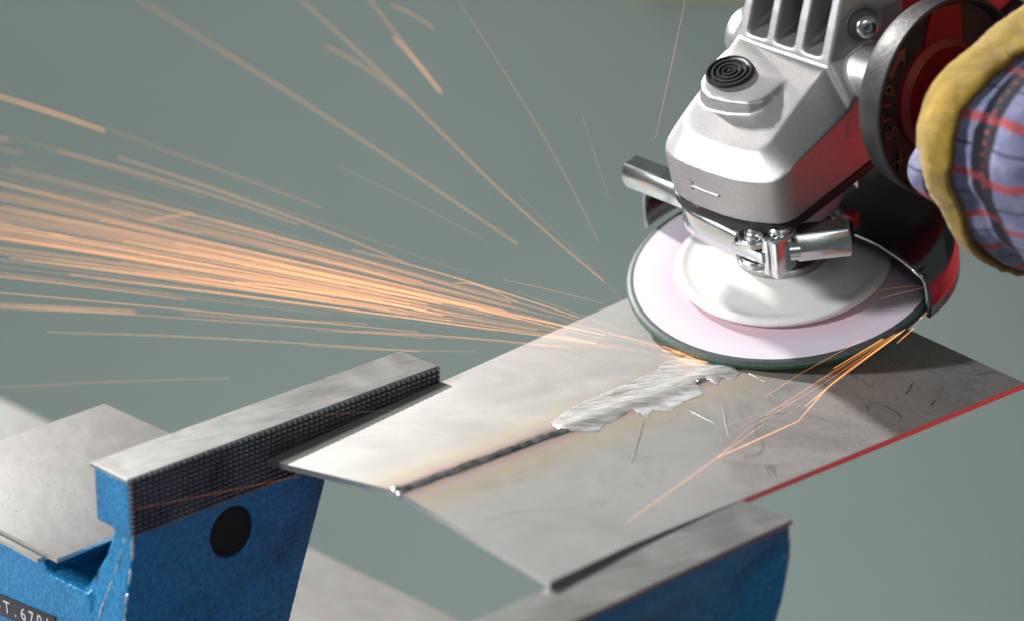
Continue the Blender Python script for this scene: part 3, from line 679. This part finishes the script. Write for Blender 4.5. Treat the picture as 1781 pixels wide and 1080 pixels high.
# direction arrow cast proud on the front
def front_pt(x, z):
    k = min(range(len(D0)), key=lambda i: abs(D0[i].x - x) + (0 if D0[i].y < -20 else 100)); a, b = D0[k], D1[k]
    t_ = (z - a.z) / (b.z - a.z); return a.lerp(b, t_)
bm = bmesh.new()
tube(bm, [Vector((x, front_pt(x, 48).y - 0.05, 48.2)) for x in (-11, -8, -5, -2, 0.5)], 0.62, 8)
tube(bm, [Vector((-16.5, front_pt(-16.5, 48).y - 0.0, 48.9)), Vector((-11.4, front_pt(-11.4, 49).y - 0.05, 50.2))], [0.2, 0.5], 8)
tube(bm, [Vector((-11.2, front_pt(-11.2, 49).y - 0.05, 50.3)), Vector((-11.2, front_pt(-11.2, 47).y - 0.05, 46.6))], [0.55, 0.35], 8)
finish(bm, 'arrow_mark', M['cast'], gr, 60)
# red motor housing
bm = bmesh.new(); rings = []
for b_, rs, rn in ((38, 24.5, 29), (41, 26, 31), (60, 27, 31), (110, 26, 29), (118, 24, 27), (170, 22, 24), (176, 18, 20)):
    rings.append([(-1 + rs * (abs(math.cos(a)) ** 0.75) * math.copysign(1, math.cos(a)), b_, 78 + rn * (abs(math.sin(a)) ** 0.75) * math.copysign(1, math.sin(a))) for a in [2 * math.pi * i / 48 for i in range(48)]])
loft(bm, rings); finish(bm, 'motor_housing', M['red_plastic'], gr, 40)
bm = bmesh.new(); box(bm, -22, 20, 39, 125, 42, 52, 4, 3); finish(bm, 'reflection_block', M['rubber'], gr)  # unseen dark block added to keep red out of the guard's reflection
bm = bmesh.new(); box(bm, -34, -26, 36, 52, 84, 104, 2); finish(bm, 'switch_lever', M['rubber'], gr)

# wheel guard: top sheet, rounded shoulder, skirt
def guard_pt(a, r, h): return Vector((r * math.cos(a), r * math.sin(a), h))
bm = bmesh.new(); prof = [(19, 16.6), (28, 16.4), (38, 16.2), (48, 15.9), (54, 15.6), (56.8, 15.0), (59.2, 13.7), (60.5, 11.8), (61.2, 8), (61.5, 3), (61.6, -2.4)]
rows = []; na = 90
for r, h in prof:
    a0 = 0.105 + 0.50 * max(0, (57 - r) / 38.0) ** 1.25; a1 = math.radians(183)
    rows.append([guard_pt(lerp(a0, a1, i / na), r * (1 - 0.060 * math.exp(-(lerp(a0, a1, i / na) - a0) / 0.30)), h) for i in range(na + 1)])
loft(bm, rows, False, False, False); g_ = finish(bm, 'wheel_guard', M['guard'], gr, 60)
g_.data.materials.append(M['zinc']); md = g_.modifiers.new('thickness', 'SOLIDIFY'); md.thickness = 0.0014; md.offset = -1; md.material_offset_rim = 1
# clamp band round the bearing neck
def band(path, h0, h1, th, name, mat, parent, bev=1.2):
    bm = bmesh.new(); rings = []
    for i, p in enumerate(path):
        p = Vector((p[0], p[1], 0)); a = Vector((*path[max(i - 1, 0)], 0)); b = Vector((*path[min(i + 1, len(path) - 1)], 0))
        d = (b - a).normalized(); nrm = Vector((d.y, -d.x, 0))
        cs = [(0, h0), (th - 0.4, h0), (th, h0 + 0.5), (th, h1 - bev), (th - bev * 0.35, h1 - bev * 0.3), (th - bev, h1), (0, h1)]
        rings.append([p + nrm * q + Vector((0, 0, z)) for q, z in cs])
    loft(bm, rings); return finish(bm, name, mat, parent, 50)
path = [(29.5 * math.cos(math.radians(a)), 29.5 * math.sin(math.radians(a))) for a in range(60, 215, 6)]
path += [(-23.6, -18.8), (-21.4, -21.4), (-18, -23.8), (-14, -25.2), (-8, -26.0), (0, -27.0), (6.0, -27.8)]
# outward side is on the right of travel when going counter-clockwise
cl_ = band(path, 24.2, 35.2, 3.0, 'guard_clamp', M['zinc'], gr, 2.4)
bm = bmesh.new(); R0 = []
for r, h in ((29.0, 35.0), (15, 35.4)):
    R0.append([Vector((r * math.cos(math.radians(a)), r * math.sin(math.radians(a)) * (0.86 if a > 200 else 1), h)) for a in range(60, 300, 6)])
loft(bm, R0, False, False, False); finish(bm, 'clamp_plate', M['zinc'], cl_, 50)
# eye, rivet, bolt bars and lever of the clamp
ex, ey = 11.5, -26.6
bm = bmesh.new(); cyl(bm, (ex, ey, 23.0), (ex, ey, 26.0), 6.2, 32, None, 0.5); cyl(bm, (ex, ey, 31.6), (ex, ey, 34.4), 6.0, 32, None, 0.5)
finish(bm, 'clamp_eye', M['zinc'], cl_, 40)
bm = bmesh.new(); lathe(bm, [(3.2, -12), (3.2, -0.4), (3.9, -0.2), (3.8, 0.9), (3.1, 1.9), (1.7, 2.6), (0, 2.9)], 32); rv = finish(bm, 'rivet', M['zinc'], cl_, 50); rv.location = (ex * MM, ey * MM, 34.4 * MM)
bm = bmesh.new(); box(bm, 4.0, 17.4, -31.0, -26.0, 26.4, 31.0, 0.5); finish(bm, 'clamp_bolt', M['zinc'], cl_, 40)
for x0, x1 in ((16.6, 19.2), (19.8, 23.0)):
    bm = bmesh.new(); box(bm, x0, x1, -30.0, -20.0, 21.6, 36.2, 0.6); finish(bm, 'clamp_bar', M['zinc'], cl_, 40)
bm = bmesh.new(); cyl(bm, (22.4, -22.5, 29.5), (25.0, -20.2, 29.5), 3.6, 24); finish(bm, 'lever_pivot', M['zinc'], cl_, 40)
def hexbar(p0, p1, w, h, name, parent, ridge=0.0):
    p0, p1 = Vector(p0), Vector(p1); d = (p1 - p0).normalized(); sd = Vector((d.y, -d.x, 0)).normalized(); up = d.cross(sd)
    if up.z < 0: up = -up
    bm = bmesh.new(); cs = [(-0.5, -0.5), (0.30, -0.5), (0.5, -0.05), (0.32, 0.42), (0.2, 0.5), (-0.5, 0.5)]
    sh = [(0.0, 0.84), (0.9, 1.0), ((p1 - p0).length - 0.7, 1.0), ((p1 - p0).length, 0.9)]
    loft(bm, [[p0 + d * l_ + sd * (a * w * f) + up * (b * h * f) for a, b in cs] for l_, f in sh])
    es = [e for e in bm.edges if len(e.link_faces) == 2 and e.calc_face_angle(0) > 0.4]
    bmesh.ops.recalc_face_normals(bm, faces=bm.faces[:])
    bmesh.ops.bevel(bm, geom=es, offset=0.35, segments=2, profile=0.5, affect='EDGES')
    return finish(bm, name, M['zinc'], parent, 35)
hexbar((22.6, -19.8, 30.2), (36.4, -7.2, 30.4), 9, 10.5, 'clamp_lever', cl_)
hexbar((-54.2, -16.0, 31.2), (-20, -16.5, 31.2), 8.5, 9.4, 'release_lever', gr)
bm = bmesh.new(); box(bm, 24, 29, 4, 8, 24, 30, 0.8); finish(bm, 'red_clip', M['red_plastic'], gr)
bm = bmesh.new(); cyl(bm, (27, 2.5, 20.5), (27, 2.5, 27), 2.6, 20, None, 0.5); finish(bm, 'stop_screw', M['gasket'], gr)
bm = bmesh.new(); cyl(bm, (18.5, -22.0, 38.0), (18.5, -22.0, 35.8), 4.0, 24, None, 0.6); finish(bm, 'base_screw', M['zinc'], gr)

# ------------------------------------------------------------------ side handle
HD = Vector((1, -0.1405, 0.1405)).normalized()
HC = Vector((48.58, 22.81, 76.18))                      # back face centre of the hand shield
hu, hv, hd = frame(HD, (0, 0, 1))                        # hu up, hv = d x u
HL = Matrix(((hu.x, hv.x, hd.x, HC.x * MM), (hu.y, hv.y, hd.y, HC.y * MM), (hu.z, hv.z, hd.z, HC.z * MM), (0, 0, 0, 1)))
hn = bpy.data.objects.new('side_handle', None); COL.objects.link(hn); hn.parent = gr; hn.matrix_local = HL
bm = bmesh.new(); lathe(bm, [(9, -1.0), (29, -1.0), (31.0, -0.6), (31.9, 0.6), (32.6, 4.0), (33.3, 9.0), (33.4, 10.4), (33.0, 11.0), (32.2, 10.9), (31.4, 9.4), (31.0, 6.6), (29, 5.6), (20, 5.2), (14, 5.0)], 96)
fl_ = finish(bm, 'hand_shield', M['flange'], hn, 30); tag(fl_, 'round black hand shield lettered grip with an arrow')
bm = bmesh.new(); cyl(bm, (0, 0, -16), (0, 0, 2), 8.5, 32); finish(bm, 'handle_stud', M['zinc'], hn)
bm = bmesh.new(); lathe(bm, [(19.5, 5.0), (19.0, 6.6), (16.5, 8.2), (15.5, 12), (15, 20), (16, 40), (17, 70), (16, 100), (18, 112), (14, 118), (0, 119)], 48); finish(bm, 'grip', M['shaded_red'], hn, 40)
# red moulded flash on the shield
bm = bmesh.new(); pl = [(12, 14), (17.5, 12), (31, 20.5), (29.5, 24), (22, 24), (13, 22)]
def P2(r, adeg, z): return Vector((r * math.cos(math.radians(adeg)), r * math.sin(math.radians(adeg)), z))
fl2 = [P2(17, 20, 5.7), P2(30.4, -2, 6.25), P2(30.6, -26, 6.25), P2(17, -48, 5.7)]
hexa(bm, [p - Vector((0, 0, 0.8)) for p in fl2], [p + Vector((0, 0, 0.5)) for p in fl2]); finish(bm, 'red_flash', M['shaded_red'], fl_)
# lettering on the shield; angle measured from the up axis towards hv
LET = [('X', 122), ('g', 97), ('r', 83), ('i', 73.5), ('p', 62)]
for ch, ad_ in LET:
    me = text_mesh(ch, 8.2, 0.25); me.materials.append(M['red_ink'])
    o = bpy.data.objects.new('letter', me); COL.objects.link(o); o.parent = fl_
    p = P2(25.8, ad_, 6.05) * MM
    o.matrix_local = Matrix.Translation(p) @ Matrix.Rotation(math.radians(ad_ - 90), 4, 'Z')
bm = bmesh.new(); ar = []
for i in range(9):
    ad_ = lerp(53, 38, i / 8); ar.append((ad_, 24.9, 26.9))
top = [P2(r1, a, 6.3) for a, r0, r1 in ar] + [P2(29.6, 38, 6.3), P2(25.9, 29, 6.3), P2(22.2, 38, 6.3)] + [P2(r0, a, 6.3) for a, r0, r1 in reversed(ar)]
hexa(bm, [p - Vector((0, 0, 0.5)) for p in top], top); finish(bm, 'arrow_mark', M['red_ink'], fl_)

# ------------------------------------------------------------------ gloved hand round the handle (handle axes, z along the grip)
HW = GM @ HL
RP, RT = 33.0, 14.2
bm = bmesh.new()
def ringpt(ad_, r, z): return Vector((r * math.cos(math.radians(ad_)), r * math.sin(math.radians(ad_)), z))
A0, A1 = -70, 208            # finger arc: from the knuckles over the front to the tips below
HP = [(20, -60), (32, -24), (21, 42), (-19, 31), (-44, -4)]   # knuckle, finger joints and tip in the plane across the grip
def chaikin(P):
    P = [Vector(p) for p in P]
    for _ in range(3):
        Q = [P[0]]
        for a, b in zip(P, P[1:]): Q += [a.lerp(b, 0.16), a.lerp(b, 0.84)]
        P = Q + [P[-1]]
    L_ = [0]
    for a, b in zip(P, P[1:]): L_.append(L_[-1] + (b - a).length)
    return P, L_
HPATH, HLEN = chaikin(HP)
def along(k, scale=1.0):
    t_ = k * HLEN[-1]
    for i in range(len(HPATH) - 1):
        if t_ <= HLEN[i + 1] or i == len(HPATH) - 2:
            p = HPATH[i].lerp(HPATH[i + 1], (t_ - HLEN[i]) / max(1e-6, HLEN[i + 1] - HLEN[i])); d = (HPATH[i + 1] - HPATH[i]).normalized()
            return p * scale, Vector((-d.y, d.x))     # point and outward direction
fing = [(54.5, 1.0, 13.6), (80, 1.05, 14.2), (104.5, 1.02, 13.6), (126.5, 0.95, 12.4)]
fill = [(67.5, 1.05, 10.0), (92.5, 1.06, 10.0), (116, 1.0, 9)]
for zc, rp, rt in fing + fill:
    pts, rad = [], []
    for i in range(60):
        k = i / 59; p, _o = along(k, rp)
        pts.append(Vector((p.x, p.y, zc + 1.0 * math.sin(k * 9)))); rad.append(rt * (1 - 0.20 * max(0, (k - 0.6) / 0.4)))
    tube(bm, pts, rad, 20)
    ball(bm, pts[-1], rad[-1], 3); ball(bm, pts[0], rad[0] * 1.05, 3)
# palm, heel of the hand, wrist and sleeve behind the grip
tube(bm, [ringpt(-75, 30, 49), ringpt(-80, 31, 89), ringpt(-78, 30, 127)], [17, 19, 16], 20)
tube(bm, [ringpt(-110, 33, 55), ringpt(-120, 34, 91), ringpt(-112, 33, 121)], [16, 18, 15], 20)
tube(bm, [ringpt(-85, 36, 91), ringpt(-70, 62, 101), ringpt(-62, 100, 113), ringpt(-60, 150, 129)], [32, 31, 29, 34], 24)
# thumb crossing below, its tip showing beside the shield
tube(bm, [Vector((-6, -34, 64)), Vector((-22, -26, 52)), Vector((-24, 2, 44)), Vector((-14, 24, 40)), Vector((0, 37, 38.5))], [14, 12.5, 11.5, 11.5, 11], 20)
ball(bm, Vector((0, 37, 38.5)), 11, 3)
hand = remeshed(bm, 'gloved_hand', M['plaid'], None, 1.0, 5)
hand.matrix_world = HW @ Matrix.Translation((0, 0, 0.004))
tag(hand, 'hand in a lilac plaid work glove gripping the grinder side handle', 'gloved hand')
me = hand.data
nrm = [v.normal.copy() for v in me.vertices]
for v, nv_ in zip(me.vertices, nrm):
    p = v.co * 1000; q = noise.noise(p * 0.075) * 1.1 + noise.noise(p * 0.22) * 0.45
    v.co += nv_ * (q * MM)
# leather panel sewn over the side of the index finger
bm = bmesh.new(); rows = []
zc, rp, rt = fing[0]
for i in range(161):
    k = i / 160; p, outw = along(k, rp); row = []
    rt2 = rt * (1 - 0.20 * max(0, (k - 0.6) / 0.4)) + 1.0; zz = zc + 1.0 * math.sin(k * 9)
    if outw.dot(p) < 0: outw = -outw
    e0 = -118 + 5 * noise.noise(Vector((i * 0.2, 0, 0))); e1 = (lerp(74, 24, min(1, k / 0.55)) if k < 0.55 else (lerp(24, -8, (k - 0.55) / 0.27) if k < 0.82 else lerp(-8, -42, (k - 0.82) / 0.18))) + 5 * noise.noise(Vector((i * 0.2, 5, 0))) + 2.2 * noise.noise(Vector((i * 1.0, 5, 0)))
    for j in range(25):
        ps = math.radians(lerp(e0, e1, j / 24)); dr = 1.4 * noise.noise(Vector((i * 0.09, j * 0.22, 2))) + 0.9 * abs(noise.noise(Vector((i * 0.28, j * 0.14, 8)))) + 0.3 * noise.noise(Vector((i * 0.7, j * 0.9, 8)))
        q2 = p + outw * ((rt2 + dr) * math.cos(ps)); row.append(Vector((q2.x, q2.y, zz + (rt2 + dr) * math.sin(ps))))
    rows.append(row)
loft(bm, rows, False, False, False); le = finish(bm, 'leather_panel', M['leather'], hand, 70); tag(le, 'yellow suede leather panel over the index finger')
bm = bmesh.new(); tube(bm, [r_[-1] for r_ in rows], 0.75, 6); finish(bm, 'seam', M['seam'], le, 80)
md = le.modifiers.new('thickness', 'SOLIDIFY'); md.thickness = 0.0017; md.offset = 1

# ------------------------------------------------------------------ sparks
SRC = Vector((64, 68, 1.8))
def streak(bm, p0, p1, r, sag=0.0, n=7, mi=0):
    p0, p1 = Vector(p0), Vector(p1); pts, rad = [], []
    for i in range(n):
        k = i / (n - 1); p = p0.lerp(p1, k); p.z -= sag * 4 * (k * k - k) * -1 if False else sag * (k * k - k)
        pts.append(p); rad.append(r * (0.35 + 0.65 * math.sin(math.pi * min(1, 0.12 + k * 0.80))))
    f0 = len(bm.faces); tube(bm, pts, rad, 5)
    bm.faces.ensure_lookup_table()
    for f in bm.faces[f0:]: f.material_index = mi
def sdir(azd, eld):
    """horizontal azimuth about the tangent of the disc at the contact, elevation in degrees"""
    a = math.radians(azd); b0 = Vector((-0.95, -0.31, 0)).normalized(); s0 = Vector((-0.31, 0.95, 0)).normalized()
    h = b0 * math.cos(a) + s0 * math.sin(a); e = math.radians(eld); return h * math.cos(e) + Vector((0, 0, math.sin(e)))
bm = bmesh.new(); rnd = random.Random(11)
for i in range(125):
    az = rnd.gauss(0.5, 5.0); el_ = rnd.gauss(0.0, 0.75)
    d = sdir(az, el_)
    t0 = rnd.choice([rnd.uniform(42, 120), rnd.uniform(80, 300)]); t1 = t0 + rnd.uniform(60, 280)
    streak(bm, SRC + d * t0, SRC + d * t1, rnd.choice([rnd.uniform(0.05, 0.12), rnd.uniform(0.08, 0.20)]), rnd.uniform(1, 6), 7, rnd.choice([0, 0, 1, 1, 2]))
for i in range(16):  # thin streaks put in here so their light tints the plate orange
    d = sdir(rnd.gauss(1.0, 5.0), rnd.uniform(-0.4, 2.2)); t0 = rnd.uniform(-6, 40)
    streak(bm, SRC + Vector((0, rnd.uniform(-6, 6), 0)) + d * t0, SRC + d * (t0 + rnd.uniform(18, 60)), rnd.uniform(0.04, 0.08), 0.5, 5, rnd.choice([0, 1]))
for i in range(26):   # streaks added at the contact to stand for the orange glow on the plate
    a_ = sdir(rnd.gauss(8.0, 16.0), 0); p_ = Vector((SRC.x - 4 + rnd.uniform(-6, 6), SRC.y + rnd.uniform(-3, 10), 0)); p_ += a_ * rnd.uniform(0, 10)
    q_ = p_ + a_ * rnd.uniform(4, 12); zz = plate_xy(min(p_.x, 139), p_.y).z
    streak(bm, (p_.x, p_.y, zz + 0.35), (q_.x, q_.y, zz + 0.5), rnd.uniform(0.10, 0.22), 0, 4, rnd.choice([1, 2, 2]))
o = finish(bm, 'spark_jet', SPK, None, smooth=False); tag(o, 'dense fan of orange sparks streaming left from under the disc', 'sparks', kind='stuff')
def path_spark(bm, pts, r, mi):
    P = [Vector(p) for p in pts]; Q = []
    for i in range(len(P) - 1):
        a, b, c_, d = P[max(i - 1, 0)], P[i], P[i + 1], P[min(i + 2, len(P) - 1)]
        for k in range(4): Q.append(cr(a, b, c_, d, k / 4))
    Q.append(P[-1]); n = len(Q)
    for _ in range(25): Q = [Q[0]] + [Q[i] * 0.5 + (Q[i - 1] + Q[i + 1]) * 0.25 for i in range(1, n - 1)] + [Q[-1]]
    f0 = len(bm.faces); tube(bm, Q, [r * (0.7 + 0.3 * math.sin(math.pi * i / (n - 1))) for i in range(n)], 6)
    bm.faces.ensure_lookup_table()
    for f in bm.faces[f0:]: f.material_index = mi
SPARKS = [
    ('long faint spark rising to the upper left corner of the picture', 0.4, 1, [(-347.7, 140.0, 33.7), (-298.4, 131.4, 29.6), (-249.5, 122.9, 26.3), (-190.1, 112.5, 21.4), (-106.8, 97.9, 12.8), (-53.6, 88.6, 6.9)]),
    ('brightest of the sparks climbing to the top edge, left of its neighbour', 0.42, 1, [(-223.5, 128.7, 60.7), (-188.7, 121.4, 52.7), (-166.3, 116.6, 47.6), (-131.7, 109.3, 38.7), (-98.6, 102.4, 29.4), (-59.2, 94.0, 16.5), (-3.7, 82.3, 7.5)]),
    ('short spark curving off beside the bright one near the top edge', 0.4, 1, [(-225.4, 145.2, 35.5), (-202.1, 138.9, 36.7), (-182.1, 133.6, 36.0), (-155.6, 126.5, 32.0)]),
    ('spark climbing to the top edge just right of the brightest one', 0.38, 1, [(-186.9, 134.9, 66.1), (-157.3, 127.0, 54.4), (-125.1, 118.4, 42.5)]),
    ('short thick spark below the top edge, between two long ones', 0.42, 2, [(-186.9, 149.2, 46.3), (-165.8, 142.3, 42.4), (-144.8, 135.6, 34.8)]),
    ('short hooked spark close to the top edge', 0.36, 1, [(-189.2, 149.9, 59.4), (-170.5, 143.9, 61.9), (-149.9, 137.2, 59.8)]),
    ('long faint spark falling from the top edge above the plate corner', 0.26, 0, [(-79.6, 82.9, 96.8), (-60.6, 80.9, 82.6), (-34.5, 78.2, 61.2), (-18.4, 76.6, 48.2), (0.7, 74.6, 25.8)]),
    ('faint nearly upright spark left of the grinder head', 0.3, 0, [(40.9, 72.9, 122.1), (33.0, 74.6, 93.3), (25.6, 76.1, 69.1)]),
    ('very faint short spark above the far plate corner', 0.14, 0, [(-4.1, 70.3, 72.9), (3.2, 70.0, 59.1), (10.5, 69.8, 44.3)]),
    ('thin double spark in open air between the fan and the top edge', 0.16, 0, [(-107.7, 49.7, 33.2), (-88.0, 51.8, 30.1), (-65.9, 54.2, 26.8), (-36.4, 57.3, 20.1)]),
    ('thick blurred spark entering at the left edge above the fan', 0.5, 2, [(-314.7, 41.0, 16.8), (-278.7, 43.6, 17.6), (-246.3, 45.9, 15.9)]),
    ('dim continuation of the thick blurred spark above the fan', 0.34, 0, [(-237.6, 41.2, 19.7), (-200.7, 44.5, 17.3), (-153.4, 48.7, 16.0), (-120.3, 51.6, 13.4)]),
    ('blunt end of a spark at the left edge below the thick one', 0.5, 1, [(-316.6, 40.9, -2.1), (-307.5, 41.5, -1.2)]),
    ('second blunt spark end at the left edge', 0.45, 0, [(-299.8, 29.3, -0.1), (-282.9, 31.1, 1.3)]),
    ('spark along the top of the fan beginning near the left edge', 0.34, 1, [(-242.2, 19.1, 14.8), (-195.8, 26.5, 15.2), (-152.2, 33.5, 13.3), (-118.6, 38.8, 10.2)]),
    ('thick spark along the top of the fan', 0.4, 1, [(-214.7, 28.5, 16.3), (-170.8, 34.7, 15.1), (-116.2, 42.4, 10.8), (-72.6, 48.6, 5.5)]),
    ('short spark crossing the fan against its direction', 0.42, 1, [(-182.3, 15.3, 1.4), (-171.0, 17.7, 5.1), (-158.2, 20.5, 9.5)]),
    ('lone blurred spark under the fan at the left edge', 0.42, 2, [(-290.4, 17.7, -63.9), (-253.6, 23.0, -56.4), (-209.6, 29.2, -47.2)]),
    ('thin sharp spark sinking to the left edge above the steel sheet', 0.14, 1, [(-194.7, -47.6, -52.5), (-170.7, -36.8, -46.5), (-137.2, -21.9, -39.5), (-104.7, -7.4, -33.4)]),
    ('long hair-thin spark just under the fan', 0.1, 2, [(-165.3, -44.2, -22.4), (-125.3, -24.6, -17.1), (-82.4, -3.7, -13.4), (-33.1, 20.5, -10.1)]),
    ('small curling spark at the root of the fan', 0.16, 2, [(-36.9, 40.8, 8.8), (-31.9, 42.2, 10.7), (-25.5, 43.9, 10.5), (-11.9, 47.5, 6.8)]),
    ('thin spark above the root of the fan near the plate edge', 0.14, 1, [(-16.3, 44.9, 14.6), (0.1, 49.6, 15.1), (21.7, 55.8, 13.4)]),
    ('spark along the underside of the fan', 0.26, 1, [(-156.5, 12.7, -28.3), (-130.2, 19.3, -25.5), (-74.7, 33.2, -15.0)]),
    ('fine spark low above the far end of the toothed jaw', 0.13, 1, [(-81.6, 8.9, -18.5), (-54.0, 20.2, -16.3), (-18.7, 34.5, -9.9)]),
    ('fine short spark above the toothed jaw, higher of two', 0.13, 1, [(-81.9, 14.7, -14.6), (-66.4, 20.4, -12.2), (-40.3, 29.9, -8.9)]),
    ('hair-thin spark over the plate edge left of the disc', 0.1, 0, [(-40.0, 75.1, 33.6), (-12.0, 73.2, 20.6), (16.6, 71.3, 8.4)]),
    ('orange spark passing in front of the jaw teeth', 0.13, 0, [(12.0, -138.9, -2.8), (12.0, -108.5, -7.6), (12.0, -73.6, -12.9)]),
    ('faint spark skimming the far jaw teeth above the plate', 0.08, 0, [(10.0, -66.4, 5.4), (10.0, -37.1, -1.9), (10.0, -3.7, -9.9)]),
]
GUARD_SPARKS = [[(101.3, 129.6, 11.0), (103.5, 95.0, 7.0), (106.4, 57.9, 4.0), (109.4, 16.9, 3.0)], [(101.6, 129.2, 11.0), (107.0, 70.1, 5.0), (110.7, 29.1, 3.0), (119.0, 4.8, 3.0)], [(102.0, 128.0, 11.0), (109.6, 70.0, 5.0), (118.0, 45.1, 3.0), (118.8, 5.8, 3.0)], [(102.0, 127.3, 11.0), (108.3, 58.5, 4.0), (103.9, 20.3, 3.0)], [(101.4, 129.0, 11.0), (102.5, 87.3, 6.0), (107.6, 41.0, 3.0)], [(101.9, 128.7, 11.0), (106.3, 85.6, 6.0), (112.5, 55.0, 3.5)], [(101.5, 128.1, 10.0), (106.7, 91.1, 7.0), (112.0, 58.5, 3.5)], [(102.3, 127.6, 11.0), (104.4, 70.3, 5.0)], [(100.9, 130.0, 11.0), (102.4, 81.5, 6.0)], [(101.3, 115.9, 10.0), (102.0, 79.0, 5.0)], [(97.5, 102.2, 9.0), (97.6, 69.6, 6.0), (99.2, 50.5, 4.0)], [(104.7, 120.9, 10.0), (106.1, 110.0, 8.0)], [(102.2, 128.3, 11.0), (103.6, 106.9, 9.0), (114.1, 39.0, 3.0)]]
LONG_SPARK = [(111.5, 36.4, 3.0), (122.8, -11.3, 3.0), (131.5, -48.5, 3.5)]
FACE_SPARKS = [[(92.0, 111.2, 22.0), (95.3, 122.4, 22.0), (100.5, 128.4, 22.0)], [(97.1, 111.0, 21.0), (98.5, 121.6, 21.0), (101.3, 130.6, 21.0)]]

for lab_, r_, mi_, pts_ in SPARKS:
    bm = bmesh.new(); path_spark(bm, pts_, r_ * 0.5, mi_)
    tag(finish(bm, 'spark', SPK, None, smooth=False), lab_, 'spark', 'single sparks flying off around the fan')
bm = bmesh.new()
for q, pts_ in enumerate(GUARD_SPARKS): 
    P = [Vector(p) for p in pts_]
    for a, b in zip(P, P[1:]): streak(bm, a, b, 0.07 + 0.035 * (q % 3), 0, 4, (q % 3))
o = finish(bm, 'spark_bundle', SPK, None, smooth=False); tag(o, 'narrow bundle of thin orange sparks from the guard corner across the plate', 'sparks', kind='stuff')
bm = bmesh.new(); path_spark(bm, LONG_SPARK, 0.16, 1); tag(finish(bm, 'spark', SPK, None, smooth=False), 'long spark reaching furthest over the near plate towards the right jaw', 'spark', 'single sparks flying off around the fan')
for q, pts_ in enumerate(FACE_SPARKS):
    bm = bmesh.new(); path_spark(bm, pts_, 0.05, q)
    tag(finish(bm, 'spark', SPK, None, smooth=False), ['upper hair-thin spark over the disc face beside the guard', 'lower hair-thin spark over the disc face beside the guard'][q], 'spark', 'single sparks flying off around the fan')
